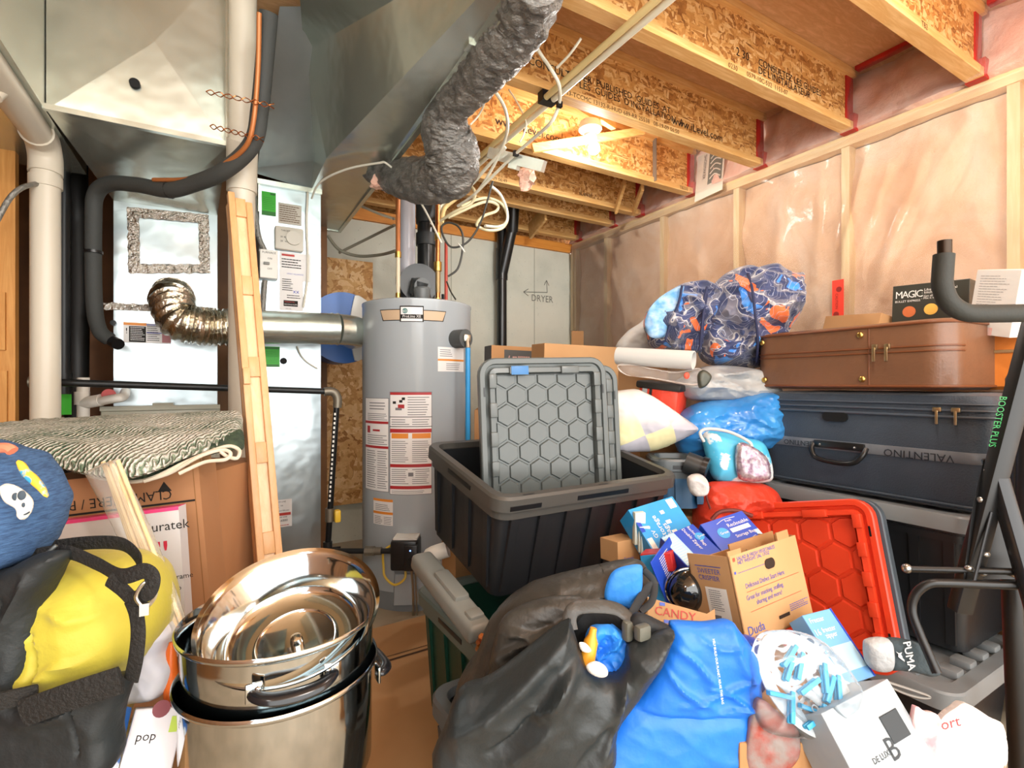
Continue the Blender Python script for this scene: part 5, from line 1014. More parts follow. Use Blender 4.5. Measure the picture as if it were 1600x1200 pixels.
# ================================================================ PILE: bags, pillows, comforters
def quilt(name, seed):
    m, t, b = nt(name); b.inputs['Roughness'].default_value = .7; b.inputs['Sheen Weight'].default_value = .3; v = coords(t)
    def base(sc, off, d=1.2):
        mp = t.nodes.new('ShaderNodeMapping'); mp.inputs['Location'].default_value = (off, off * .7, seed); t.links.new(v, mp.inputs[0]); return nz(t, mp.outputs[0], sc, 2, .45, d)
    col = ramp(t, base(6.0, 0, 1.0), [(0, '#2f3a60'), (.47, '#333d63'), (.475, '#6b6a78'), (.522, '#6b6a78'), (.525, '#b9b7b6'), (.54, '#b9b7b6'), (.543, '#37406a'), (.62, '#303a60'), (.625, '#3f7fd0'), (.70, '#2f8fdc'), (1, '#7fb4df')])
    n2 = base(5.0, 4.3, 1.4); r2 = t.nodes.new('ShaderNodeValToRGB'); e = r2.color_ramp.elements; r2.color_ramp.interpolation = 'CONSTANT'; e[0].color = (0, 0, 0, 1); e[1].position = .64; e[1].color = (1, 1, 1, 1); t.links.new(n2, r2.inputs[0])
    mx = t.nodes.new('ShaderNodeMix'); mx.data_type = 'RGBA'; t.links.new(r2.outputs[0], mx.inputs[0]); t.links.new(col, mx.inputs[6]); mx.inputs[7].default_value = lin('#e8713a')
    n3 = base(3.4, 8.1, .6); w = t.nodes.new('ShaderNodeMath'); w.operation = 'MULTIPLY'; w.inputs[1].default_value = 26; t.links.new(n3, w.inputs[0]); f = t.nodes.new('ShaderNodeMath'); f.operation = 'FRACT'; t.links.new(w.outputs[0], f.inputs[0])
    l = t.nodes.new('ShaderNodeMath'); l.operation = 'LESS_THAN'; l.inputs[1].default_value = .055; t.links.new(f.outputs[0], l.inputs[0])
    m2 = t.nodes.new('ShaderNodeMix'); m2.data_type = 'RGBA'; t.links.new(l.outputs[0], m2.inputs[0]); t.links.new(mx.outputs[2], m2.inputs[6]); m2.inputs[7].default_value = lin('#b9bccb')
    t.links.new(m2.outputs[2], b.inputs['Base Color']); bumpit(t, b, nz(t, v, 11, 4), .5, .02); return m
T = thing('comforter', W(1065, 545, 2.5), 'smaller folded comforter, navy with blue and orange shapes, left one on the pile', 'comforter', 'patterned comforters')
obj('roll', blob([(1008, 495), (1022, 472), (1045, 455), (1070, 442), (1100, 440), (1120, 452), (1118, 490), (1108, 540), (1085, 552), (1050, 550), (1018, 542), (1010, 520)], 2.45, .15, .14, .055, wf=(5, 5, 9), R=50, seed=3, N=3500), quilt('quilt_a', 2.0), T)
obj('light_fold', blob([(1008, 500), (1018, 478), (1040, 458), (1068, 446), (1062, 470), (1048, 505), (1040, 525), (1020, 528), (1010, 518)], 2.33, .012, .04, .014, wf=(8, 8, 12), R=16, seed=5), mat('quilt_light', '#a9c6dd', .7, c2='#5d9fd6', ns=22, bump=.3, bs=20), T)
for k, pts in enumerate((((1066, 446), (1060, 475), (1048, 505), (1040, 530)), ((1105, 448), (1098, 480), (1098, 520), (1092, 548)))):
    obj('piping', B().tube([W(x, y, 2.3) for x, y in pts], .006, 8, 6), mat('quilt_pipe', '#23294a', .7), T)
T = thing('comforter', W(1170, 570, 2.45), 'bigger rolled comforter, navy with blue, grey and orange shapes, tied with a dark cord', 'comforter', 'patterned comforters')
obj('roll', blob([(1098, 560), (1094, 520), (1100, 475), (1108, 455), (1130, 430), (1160, 416), (1175, 420), (1200, 414), (1222, 420), (1238, 427), (1251, 428), (1246, 460), (1238, 500), (1215, 545), (1195, 570), (1160, 578), (1125, 574)], 2.4, .18, .16, .07, wf=(5, 5, 8), R=70, seed=8, N=4500), quilt('quilt_b', 5.0), T)
obj('cord', B().tube([W(x, y, d) for x, y, d in ((1168, 425, 2.3), (1175, 450, 2.19), (1180, 490, 2.16), (1184, 530, 2.18), (1182, 565, 2.25))], .006, 8, 6).tube([W(x, y, d) for x, y, d in ((1104, 460, 2.32), (1098, 500, 2.26), (1094, 540, 2.28))], .007, 8, 6), MATS['quilt_pipe'], T)
PW = mat('pillow_white', '#c6c6c2', .75, bump=.1, bs=10)
obj('pillow', blob([(962, 545), (978, 520), (998, 506), (1012, 498), (1030, 520), (1030, 552), (985, 570)], 2.75, .08, .08, .012, R=28, seed=1), PW, label='plain pale grey pillow tucked behind the paper roll', cat='pillow', group='pillows on the pile')
def pillowmat():
    m, t, b = nt('pillow_checks'); b.inputs['Roughness'].default_value = .8; v = coords(t, (9, 9, 9), (0, .5, .5)); ck = t.nodes.new('ShaderNodeTexChecker'); ck.inputs['Scale'].default_value = 1.0; ck.inputs[1].default_value = lin('#dcd4a6'); ck.inputs[2].default_value = lin('#b3b2bc'); t.links.new(v, ck.inputs[0])
    mx = t.nodes.new('ShaderNodeMix'); mx.data_type = 'RGBA'; mx.inputs[6].default_value = lin('#d8d6d0'); t.links.new(ck.outputs[0], mx.inputs[7]); g = t.nodes.new('ShaderNodeSeparateXYZ'); t.links.new(coords(t, (1, 1, 8)), g.inputs[0]); r = t.nodes.new('ShaderNodeMapRange'); r.inputs[1].default_value = 1.35; r.inputs[2].default_value = .95; t.links.new(g.outputs[2], r.inputs[0]); t.links.new(r.outputs[0], mx.inputs[0])
    t.links.new(mx.outputs[2], b.inputs['Base Color']); return m
obj('pillow', blob([(940, 625), (985, 608), (1012, 615), (1040, 632), (1068, 652), (1093, 670), (1070, 684), (1030, 702), (1000, 706), (950, 700)], 2.12, .10, .08, .01, R=45, seed=2), pillowmat(), label='pale pillow with yellow and grey blocks behind the open tote lids', cat='pillow', group='pillows on the pile')
obj('plastic_bag', blob([(1055, 600), (1075, 585), (1105, 572), (1150, 572), (1190, 580), (1215, 600), (1212, 622), (1170, 630), (1110, 628), (1070, 622)], 2.25, .1, .12, .028, wf=(5, 5, 12), R=30, seed=6, N=3000), mat('bag_silver', '#8f9294', .3, c2='#adafad', ns=8, bump=.5, bs=16), label='shiny silver-grey plastic bag under the comforters', cat='bag')
obj('plastic_bag', blob([(1050, 665), (1068, 642), (1095, 628), (1140, 622), (1212, 615), (1214, 690), (1170, 706), (1110, 712), (1065, 712)], 2.2, .13, .12, .022, wf=(6, 6, 12), R=40, seed=7, N=3000), mat('bag_blue', '#2f7cc4', .22, c2='#3f93d6', ns=6, bump=.5, bs=14, coat=.3), label='big glossy blue plastic bag full of bedding, below the silver bag', cat='bag')
obj('plastic_bag', blob([(1060, 735), (1075, 705), (1110, 700), (1130, 730), (1120, 765), (1080, 760)], 2.2, .06, .06, .015, R=20, seed=17), mat('bag_dark', '#253a4c', .3, c2='#3c6a90', ns=20), label='dark blue crumpled bag between the small tote and the camouflage bag', cat='bag')
T = thing('gift_bag', W(1140, 755, 2.0), 'light blue camouflage print bag with loop handle in the pile', 'bag')
obj('body', blob([(1098, 690), (1104, 674), (1130, 676), (1165, 684), (1195, 695), (1205, 745), (1180, 755), (1120, 752), (1106, 720)], 2.02, .05, .05, .01, R=22, seed=3), mat('camo_blue', '#4fb6dc', .45, c2='#e3e9ea', ns=9, lo=.5, hi=.53), T)
obj('loop_handle', B().tube([W(x, y, 1.95) for x, y in ((1100, 690), (1094, 676), (1108, 670), (1140, 675), (1170, 690), (1175, 700))], .006, 8, 6), PW, T)
obj('gift_bag', blob([(1150, 700), (1165, 692), (1196, 712), (1204, 735), (1198, 750), (1155, 748)], 1.95, .02, .02, .006, R=12, seed=5), mat('sparkle', '#c9c4c6', .25, .5, c2='#8f6f86', ns=60), label='silvery glitter bag leaning on the camouflage bag', cat='bag')
RDC = mat('red_nylon', '#e0432a', .5, c2='#d13a22', ns=6, bump=.35, bs=18, dist=.02)
T = thing('duffel_bag', W(1150, 800, 1.95), 'bright orange-red nylon bag lying behind the blue boxes', 'bag')
obj('body', blob([(1085, 830), (1088, 785), (1098, 765), (1112, 754), (1150, 752), (1195, 757), (1214, 772), (1216, 800), (1180, 806), (1140, 815), (1110, 835)], 1.98, .08, .08, .018, wf=(8, 8, 12), R=25, seed=4), RDC, T)
obj('handle_strap', B().tube([W(x, y, 1.86) for x, y in ((1112, 812), (1125, 800), (1150, 798), (1175, 806))], .008, 8, 6).tube([W(x, y, 1.87) for x, y in ((1110, 760), (1104, 775), (1110, 795))], .004, 8, 6), mat('strap_maroon', '#6b2a22', .6), T)
T = thing('cooler_bag', W(1025, 640, 2.3), 'red and grey insulated bag with black top edge behind the checked pillow', 'bag')
M, w, h = face(W(992, 655, 2.25), W(1055, 665, 2.15), W(990, 598, 2.25)); obj('body', B(M).rbox((0, 0, 0), (w, .15, h), .02), RDC, T)
obj('top_edge', B(M).rbox((-.01, -.012, h - .02), (w + .01, .16, h + .012), .01).box((w * .3, -.004, h * .1), (w * .36, 0, h * .9)), mat('dark_trim', '#22211f', .5), T)
obj('silver_strap', B(M).box((w * .12, -.005, h * .5), (w * .24, 0, h - .02)).box((w * .8, -.005, 0), (w * .95, 0, h * .4)), MATS['bag_silver'], T, smooth=0)
# paper roll
T = thing('paper_roll', W(1030, 560, 2.2), 'white roll of wrapping paper lying under the comforters', 'roll')
a, c = W(965, 556, 2.2), W(1084, 563, 2.02); ax_ = (c - a).normalized(); M = frame(a, c - a, UP); L = (c - a).length
M = Matrix.Translation(a) @ Matrix((M.col[1].xyz, M.col[2].xyz, M.col[0].xyz)).transposed().to_4x4()
obj('paper', B(M).loft([[(r * cos(k * pi / 16), r * sin(k * pi / 16), z) for k in range(32)] for r, z in ((.038, 0), (.038, L), (.033, L), (.033, L - .2), (.03, 0))]), PW, T)
obj('inner_core', B(M).cyl((0, 0, L - .1), (0, 0, L - .06), .03), mat('core_red', '#8f5a45', .6, c2='#d8c0a8', ns=40), T)
obj('blister_pack', blob([(970, 568), (1050, 580), (1092, 575), (1100, 590), (1085, 603), (1020, 592), (975, 585)], 2.08, .03, .02, .008, R=14, seed=2), glass('blister', '#e9e2da', .1, .1, .8, 40), label='clear plastic packaging just under the paper roll', cat='packaging')
obj('toy_flower', B().sph(W(1073, 587, 2.02), .014, (1, .6, 1), 10), mat('coral', '#e5553f', .5), label='small coral-red round trinket in the clear packaging', cat='trinket')
obj('toy_figure', blob([(1090, 585), (1100, 578), (1112, 588), (1104, 603), (1092, 606)], 2.0, .012, .01, .006, R=8), mat('dark_olive', '#44453b', .4, .3), label='small dark trinket beside the coral one', cat='trinket')
# small open bin with a black can
M, w, h = face(W(1030, 790, 1.98), W(1075, 780, 2.02), W(1030, 712, 1.98)); M = frame(W(1040, 775, 1.95) - V((0, 0, .02)), RT * .3 + FW * -.9, UP)
M = frame(W(1020, 795, 1.95), RT * .95 - FW * .1, UP)
tote('storage_bin', M, .2, .22, .19, mat('bin_rim', '#51595c', .35), mat('bin_blue', '#1f4f74', .4), TB, 'small dark blue open bin behind the big black tote', taper=.015, ribs=3)
T = thing('travel_mug', W(1083, 735, 1.92), 'black ribbed cylinder lying beside the small blue bin', 'mug')
obj('mug_body', B().cyl(W(1072, 722, 1.95), W(1098, 732, 1.92), .042, 24), mat('mug_black', '#2b2e2e', .4), T); obj('mug_lid', B().cyl(W(1096, 731, 1.92), W(1105, 734, 1.91), .046, 24), BLK, T)
obj('plastic_bag', blob([(1075, 745), (1092, 740), (1106, 752), (1104, 772), (1085, 775), (1075, 762)], 1.85, .02, .02, .012, R=12, seed=3), mat('wrap_clear', '#c9c6c2', .2, c2='#e6e2df', ns=20, bump=.6, bs=30), label='crumpled clear wrap above the red bag', cat='bag')
for l, (px, py, d, wx, dy, z) in {'carton under the red and camouflage bags': (1045, 900, 2.02, .2, .45, .62), 'carton under the pillows and blue bag': (1000, 800, 2.4, .62, .4, .93), 'carton at the back under the grey pillow': (960, 800, 2.85, .3, .3, 1.26)}.items():
    q = W(px, py, d); obj('carton', B(frame(V((q.x, q.y, 0)), RT, UP)).rbox((0, 0, 0), (wx, dy, z), .004), CARD, label='plain cardboard ' + l, cat='box')

# ================================================================ BOXES IN THE MIDDLE
q = W(985, 1100, 1.28); obj('carton', B(frame(V((q.x, q.y, 0)), RT, UP)).rbox((0, .02, 0), (.42, .34, .46), .004), CARD, label='cardboard carton under the blue boxes', cat='box')
q = W(1000, 1190, 1.08); obj('carton', B(frame(V((q.x, q.y, 0)), RT, UP)).rbox((.02, .04, 0), (.36, .2, .36), .004), CARD, label='cardboard carton under the charcoal and blue bags', cat='box')
NB = mat('royal_blue', '#1f46b4', .35); CY = mat('cyan_blue', '#2b8fd0', .35, c2='#3aa2dc', ns=5); LBL = mat('pale_blue', '#a9cfe4', .4); TXB = [NB, WHITE, LBL, CY, RED]
def bx(bl, br, tl, th, mats, name, label, fn=None, cat='box', group=None): return cbox(name, W(*bl), W(*br), W(*tl), th, mats, label, fn, .002, cat, group)
bx((1022, 864, 1.5), (1093, 838, 1.58), (1000, 794, 1.6), .07, [CY, WHITE, NB], 'bag_box', 'light blue box of plastic bags propped above the others', lambda b, w, h: (b.text('Storage\nBags', .026, w * .42, h * .18, -.001, 1, rot=1.57), b.lines(w * .55, h * .15, w * .66, h * .85, 3, 1), b.quad(w * .8, h * .74, w * .95, h * .96, -.001, 1), b.text('GV', .02, w * .25, h * .25, -.001, 1, rot=1.57), b.quad(w * .02, h * .02, w * .12, h * .3, -.001, 1), b.quad(w * .0, h * .45, w * .08, h * .75, -.001, 2), b.lines(w * .82, h * .78, w * .93, h * .92, 8, 2)), group='blue bag boxes')
bx((1075, 887, 1.38), (1128, 862, 1.42), (1047, 836, 1.48), .05, TXB, 'bag_box', 'royal blue box with a pale label panel on its face', lambda b, w, h: (b.quad(w * .02, h * .04, w * .38, h * .98, -.001, 2), b.text('Reclosable Bags', .0125, w * .78, h * .98, -.001, 1, rot=-1.57), b.text('Double Zipper', .014, w * .62, h * .98, -.001, 1, rot=-1.57), b.cyl((w * .86, 0, h * .6), (w * .86, -.001, h * .6), .014, 20, 3), b.text('Great', .01, w * .81, h * .57, -.0018, 1), b.lines(w * .06, h * .08, w * .34, h * .92, 12, 1)), group='blue bag boxes')
bx((1128, 862, 1.42), (1196, 838, 1.46), (1104, 817, 1.5), .05, TXB, 'bag_box', 'royal blue box with round emblem and white slogan next to the red bag', lambda b, w, h: (b.cyl((w * .3, 0, h * .5), (w * .3, -.001, h * .5), .018, 24, 3), b.text('Great', .012, w * .22, h * .46, -.002, 1), b.text('fresh', .011, w * .5, h * .8, -.001, 1), b.text('Reclosable', .017, w * .47, h * .62, -.001, 1), b.quad(w * .47, h * .42, w * .9, h * .56, -.001, 1), b.text('Storage Bags', .014, w * .47, h * .24, -.001, 1), b.quad(w * .9, h * .02, w * .99, h * .3, -.001, 2), b.tube([(w * .3, -.001, h * .82), (w * .5, -.001, h * .9), (w * .75, -.001, h * .88)], .0008, 4, 4, 1), b.tube([(w * .4, -.001, h * .12), (w * .6, -.001, h * .06), (w * .85, -.001, h * .14)], .0008, 4, 4, 1)), group='blue bag boxes')
bx((1012, 945, 1.4), (1044, 945, 1.36), (1000, 868, 1.44), .06, [CY, WHITE, NB, MATS['packet_blue']], 'bag_box', 'upright blue box with a red top standing in the fruit carton', None, group='blue bag boxes')
bx((1044, 945, 1.36), (1072, 900, 1.46), (1034, 868, 1.40), .004, [NB, WHITE], 'side_panel_box', 'thin blue box with fine white print beside the red-topped box', lambda b, w, h: b.lines(w * .3, h * .2, w * .8, h * .9, 14, 1))
bx((1000, 866, 1.44), (1048, 864, 1.4), (1003, 858, 1.5), .05, [RED], 'red_carton', 'flat red carton top just under the light blue box')
obj('paper_stack', B(frame(W(992, 852, 1.56), RT + FW * .2, V((-.1, 0, 1)))).rbox((0, 0, 0), (.035, .02, .1), .002).rbox((.008, -.012, -.02), (.045, -.002, .06), .002).rbox((.012, -.02, -.03), (.05, -.014, .045), .002), mat('paper_pale', '#cfd8cf', .6), label='small stack of pale papers left of the light blue box', cat='paper')
bx((966, 882, 1.55), (1000, 874, 1.6), (962, 848, 1.55), .08, [CARD2, NB], 'carton', 'small cardboard carton with blue word between black tote and blue boxes', lambda b, w, h: b.text('Temple', .014, w * .25, h * .1, -.001, 1))
# glass-like pot lid
T = thing('glass_lid', W(1082, 915, 1.38), 'dark shiny domed glass lid under the blue boxes', 'lid')
q = W(1080, 920, 1.36); obj('dome', B(Matrix.Translation(q)).sph((0, 0, 0), .066, (1, .8, .85), 24), mat('smoked_glass', '#16191a', .06, coat=1), T)
obj('steel_rim', B().tube([q + RT * (.068 * cos(a)) + UP * (.058 * sin(a)) - FW * (.01 * cos(a) + .008) for a in [radians(70 + 15 * k) for k in range(13)]], .0035, 8, 2), STEEL, T)
# open fruit carton
M, w, h = face(W(1012, 985, 1.22), W(1120, 1000, 1.2), W(1003, 932, 1.26)); T = thing('fruit_carton', M @ V((w / 2, .05, 0)), 'open cardboard fruit carton lettered CANDY in red', 'box')
b = B(M).add([(0, 0, 0), (w, 0, 0), (w, 0, h * .9), (w * .88, 0, h * .72), (w * .2, 0, h * .92), (0, 0, h)], [(0, 1, 2, 3, 4, 5)]).add([(0, .004, 0), (w, .004, 0), (w, .004, h * .9), (w * .88, .004, h * .72), (w * .2, .004, h * .92), (0, .004, h)], [(5, 4, 3, 2, 1, 0)]).box((0, .004, h * .6), (.004, .18, h * .98)).box((0, .18, 0), (w, .184, h))
b.text('CANDY', .028, w * .1, h * .5, -.0015, 1, rot=-.05).text('GREENS', .02, w * .4, h * .2, -.0015, 1, rot=-.05).quad(w * .18, h * .78, w * .26, h * .88, -.0015, 2).quad(w * .24, h * .28, w * .33, h * .38, -.0015, 2)
obj('carton_wall', b, [CARD2, RED, NB], T, smooth=0)
# celery carton
M, w, h = face(W(1167, 1012, 1.2), W(1271, 962, 1.34), W(1143, 869, 1.24)); T = thing('vegetable_carton', M @ V((w / 2, .05, 0)), 'tilted cardboard vegetable carton printed Delicious Dishes Start Here', 'box')
INB = mat('print_violet', '#3d4fa0', .6); INR = mat('print_red', '#c8452e', .6)
b = B(M).box((0, 0, 0), (w, .004, h)).box((-.0, 0, 0), (.004, .13, h)).box((w - .004, .004, 0), (w, .13, h)).box((0, .126, 0), (w, .13, h * .9)).box((0, 0, 0), (w, .13, .004))
b.text('SALAD & FRESH VEGETABLES\nNET WEIGHT 2AL 17OZ', .012, w * .1, h * .93, -.001, 1).quad(w * .08, h * .79, w * .5, h * .795, -.001, 1)
b.text('Delicious Dishes Start Here', .0165, w * .14, h * .6, -.001, 1, sx=.85).quad(w * .14, h * .555, w * .92, h * .56, -.001, 2).text('Great for snacking, stuffing,', .016, w * .12, h * .47, -.001, 1, sx=.85).text('sharing and more!', .016, w * .24, h * .39, -.001, 1, sx=.9).quad(w * .14, h * .335, w * .9, h * .34, -.001, 2)
b.text('Duda', .03, w * .05, h * .1, -.001, 1).text('FARM FRESH FOODS', .008, w * .05, h * .055, -.001, 1).lines(w * .68, h * .16, w * .97, h * .25, 4, 1)
b.quad(w * .045, h * .93, w * .075, h * .97, -.001, 2).quad(w * .03, h * .79, w * .055, h * .82, -.001, 1)
b.loft([[(w * .53 + x, -.0012, h * .78 + z) for x, z in rrect(.04, .025, .012, 5)], [(w * .53 + x, -.002, h * .78 + z) for x, z in rrect(.04, .025, .012, 5)]], 3).quad(w * .5, h * .13, w * .66, h * .17, -.001, 3)
obj('carton_wall', b, [CARD2, INB, INR, mat('hole_dark', '#2a180c', .9)], T, smooth=0)
Ms = M @ Matrix(((0, 1, 0, 0), (-1, 0, 0, .13), (0, 0, 1, 0), (0, 0, 0, 1))) 
b = B(Ms).text('SWEETER', .017, .025, h * .78, -.001, 1).text('CRISPIER', .017, .025, h * .7, -.001, 1).quad(.02, h * .86, .1, h * .87, -.001, 1).quad(.04, h * .15, .105, h * .62, -.001, 0).lines(.05, h * .35, .09, h * .6, 10, 2, -.002).quad(.055, h * .2, .075, h * .3, -.002, 2)
obj('side_print', b, [WHITE, INB, MATS['print_grey']], T, smooth=0)
obj('flap', B(M).box((0, .0, h), (.05, .004, h + .012)).box((w * .72, 0, h), (w * .9, .004, h + .02)).box((w * .3, .06, h * .9), (w * .98, .064, h + .01)), CARD, T, smooth=0)
obj('plastic_cup', B(Matrix.Translation(W(1178, 862, 1.36))).lathe([(.02, -.03), (.024, .006), (.026, .008), (.022, .008), (.018, -.03)], 24), mat('cup_silver', '#c9c8c2', .15, .8), label='small shiny silver cup beside the vegetable carton', cat='cup')
# long pale blue box
M, w, h = face(W(1322, 1072, 1.13), W(1368, 1056, 1.17), W(1244, 965, 1.22)); 
b = B(M).rbox((0, 0, 0), (w, .05, h), .002).text('Freezer', .016, w * .1, h * .86, -.001, 1).text('16', .02, w * .04, h * .68, -.001, 1, rot=0).text('freezer\nzipper', .016, w * .3, h * .7, -.001, 1).quad(w * .05, h * .15, w * .95, h * .5, -.001, 2).quad(w * .95, 0, w, h, -.001, 3)
obj('bag_box', b, [mat('box_sky', '#6ea6dc', .35), WHITE, LBL, NB], label='long slanting sky blue box against the red lid', cat='box', group='blue bag boxes', smooth=20)
# ================================================================ CLOTHES-PEG HANGER
T = thing('peg_hanger', W(1262, 1070, 1.02), 'white oval laundry hanger with light blue pegs, wrapped in clear plastic', 'hanger')
c = W(1258, 1068, 1.02); ux = (W(1310, 1110, 1.0) - W(1215, 1020, 1.04)).normalized(); vz = (W(1290, 1010, 1.06) - W(1230, 1110, .98)); vz = (vz - ux * vz.dot(ux)).normalized()
def el(cx, cz, rx, rz, n=28): return [c + ux * (cx + rx * cos(2 * pi * k / n)) + vz * (cz + rz * sin(2 * pi * k / n)) for k in range(n)]
HW = mat('hanger_white', '#b9c3c9', .35)
nh = ux.cross(vz); obj('outer_ring', B().tube(el(0, 0, .094, .071), .013, 10, 2, closed=True, flat=.35, upv=nh), HW, T)
for cx, cz, rx, rz in ((-.048, .012, .036, .04), (.03, .034, .036, .026), (.03, -.034, .04, .026), (-.03, -.05, .03, .014)): obj('inner_ring', B().tube(el(cx, cz, rx, rz, 18), .009, 8, 2, closed=True, flat=.4, upv=nh), HW, T)
PEG = mat('peg_blue', '#36a8d8', .35); rg = random.Random(5); proto = None
pos = [(-.055, .02), (-.045, .0), (-.03, .02), (.02, .04), (.035, .028), (.05, .04), (.02, -.03), (.035, -.045), (.05, -.03), (.06, -.01), (-.01, -.06), (-.04, -.055), (.0, .0), (.075, .02)]
for k, (x, z) in enumerate(pos):
    p = c + ux * x + vz * z - FW * .014; a = rg.uniform(-.9, .9) + 1.3; dv = ux * cos(a) + vz * sin(a); M = frame(p, dv, vz if abs(dv.dot(vz)) < .8 else ux)
    pg = obj('peg', B(M).rbox((-.026, -.008, -.007), (.026, -.001, .001), .002).rbox((-.026, .0, -.006), (.03, .007, .003), .002), PEG, T)
    if k % 3 == 0: obj('peg_ring', B(M).tube([(.0 + .006 * cos(q * pi / 4), -.009, .006 * sin(q * pi / 4)) for q in range(8)], .0014, 6, 2, closed=True), HW, pg)
obj('plastic_wrap', blob([(1178, 1020), (1195, 990), (1240, 985), (1290, 1005), (1330, 1050), (1345, 1090), (1300, 1140), (1230, 1150), (1182, 1130), (1172, 1070)], 1.0, .035, .02, .014, wf=(9, 9, 9), R=30, seed=4, N=3500), glass('wrap_film', '#f2f6f8', .07, .02, .9, 26), T)
obj('cloth', blob([(1160, 1000), (1190, 1005), (1198, 1040), (1190, 1070), (1170, 1075)], 1.12, .03, .03, .006, R=15), NB, label='royal blue cloth edge between blue bag and laundry hanger', cat='cloth')
# grey-white product box
M, w, h = face(W(1335, 1215, .92), W(1445, 1140, .98), W(1282, 1112, .96)); M = frame(W(1283, 1115, .95), W(1387, 1060, 1.02) - W(1283, 1115, .95), FW * .55 + UP * .8)
w = (W(1387, 1060, 1.02) - W(1283, 1115, .95)).length; M = M @ Matrix.Translation((0, 0, -.16))
b = B(M).rbox((0, 0, 0), (w, .1, .16), .002).text('DE LUXE', .013, w * .28, .06, -.001, 1).rbox((w * .62, -.002, .07), (w * .88, 0, .115), .001, 1, 1).text('B', .05, w * .5, .05, -.001, 1)
obj('appliance_box', b, [mat('box_grey', '#8b959b', .4, c2='#a6afb4', ns=4), mat('ink_slate', '#2a3136', .6)], label='pale grey product box, dark picture on it, at the bottom beside the hanger', cat='box', smooth=20)
obj('carton', B(frame(W(1195, 1160, .9) * V((1, 1, 0)), RT, UP)).rbox((0, .1, 0), (.36, .42, .44), .004), CARD, label='cardboard carton under the laundry hanger', cat='box')
obj('packet', blob([(1180, 1095), (1225, 1120), (1250, 1150), (1235, 1200), (1170, 1200)], 1.0, .006, .02, .006, R=10), mat('packet_red', '#8f8683', .3, c2='#9a3a2e', ns=22, bump=.3, bs=30), label='brownish red and clear packet at the bottom, left of the hanger', cat='packet')
# sock
T = thing('sock', W(1405, 1030, 1.15), 'dark slate sock with white letters and pale grey toe, draped before the red lid', 'sock')
SD = 1.17
obj('foot', blob([(1385, 1000), (1420, 1000), (1442, 1010), (1462, 1030), (1464, 1050), (1450, 1055), (1430, 1050), (1405, 1046), (1385, 1042)], SD, .02, .02, .003, R=14), mat('sock_slate', '#39454a', .9, bump=.4, bs=90), T)
obj('toe', blob([(1352, 1010), (1360, 1000), (1388, 998), (1395, 1020), (1390, 1044), (1370, 1048), (1355, 1038)], SD, .022, .022, .003, R=14), mat('sock_grey', '#b7babb', .9, bump=.4, bs=90, c2='#a3a7a9', ns=20), T)
M = frame(W(1414, 1005, SD - .024), W(1422, 1045, SD - .024) - W(1414, 1005, SD - .024), RT); obj('lettering', B(M).text('PUMA', .024, -.004, -.004, 0, 0, sx=1.05).text('PUMA', .024, -.0032, -.004, -.0001, 0, sx=1.05).text('PUMA', .024, -.004, -.0032, -.0002, 0, sx=1.05), mat('sock_print', '#d5dadb', .7), T, smooth=0)
cat_ = [(0, 0), (.006, .004), (.012, .003), (.018, .008), (.024, .014), (.02, .014), (.016, .011), (.012, .011), (.008, .009), (.004, .012), (.005, .006)]
M = frame(W(1400, 1018, SD - .024), W(1404, 1040, SD - .024) - W(1400, 1018, SD - .024), RT); obj('leaping_emblem', B(M).prism([(x * 1.1, z * 1.1) for x, z in cat_], 0, .0006), MATS['sock_print'], T, smooth=0)
obj('sandal_strap', B().tube([W(x, y, 1.12) for x, y in ((1380, 1063), (1400, 1070), (1425, 1078), (1452, 1088), (1440, 1090), (1415, 1084), (1392, 1074))], .005, 8, 5, flat=.5), mat('strap_grey', '#8f8e8a', .5), label='grey plastic strap below the sock', cat='strap')
# packets at the bottom
obj('packet', blob([(1428, 1120), (1432, 1104), (1445, 1112), (1470, 1125), (1480, 1210), (1420, 1210)], .98, .006, .02, .006, R=9), mat('packet_pink', '#e58a92', .4, c2='#f4dfe0', ns=18), label='pink and white packet at the bottom by the product box', cat='packet')
b = blob([(1465, 1135), (1495, 1105), (1512, 1100), (1545, 1120), (1570, 1140), (1560, 1215), (1460, 1215)], .98, .006, .02, .004, R=9)
M = frame(W(1478, 1140, .955), RT + UP * .25, UP); b.xf = M; b.text('ort', .03, 0, -.01, .012, 1)
obj('packet', b, [mat('packet_white', '#cfc9c5', .4, c2='#e9735a', ns=9, lo=.6, hi=.62), MATS['emblem_red']], label='white packet with red letters at the bottom right', cat='packet')
obj('carton', B(frame(W(1400, 1200, 1.0) * V((1, 1, 0)), RT, UP)).rbox((0, 0, 0), (.3, .2, .33), .004), CARD, label='cardboard carton under the pink and white packets', cat='box')

# ================================================================ RIGHT STACK
SX = frame((0, 0, 0), (0, -1, 0), UP)
def yfr(x, yfar, z): return Matrix.Translation((x, yfar, z)) @ SX
GL = mat('tote_lid_grey', '#7a7f81', .35)
tote('storage_tote', yfr(1.76, 1.38, .0), .78, .56, .27, TB, TB, TB, 'bottom black tote of the right-hand stack with knobbed grey lid', lidm=GL)
tote('storage_tote', yfr(1.98, 1.325, .30), .70, .54, .425, TB, TB, TB, 'black tote with grey lid carrying the navy suitcase', lidm=GL, taper=.04, bi=.12)
NV = mat('navy_fabric', '#2e3a47', .45, c2='#35424f', ns=6, bump=.25, bs=200, sheen=.2); NVS = mat('navy_band', '#5b626a', .3, c2='#70767c', ns=8)
T = thing('suitcase', (2.3, 1.0, .745), 'navy soft suitcase with folded carry handle under the brown one', 'suitcase', 'suitcases')
MS = yfr(2.02, 1.345, .745); w, dp, h = .75, .5, .375
def rr3(ins, z, R=.07): return [(x, y, z) for x, y in rrect(w - 2 * ins, dp - 2 * ins, max(R - ins, .01), 7, w / 2, dp / 2)]
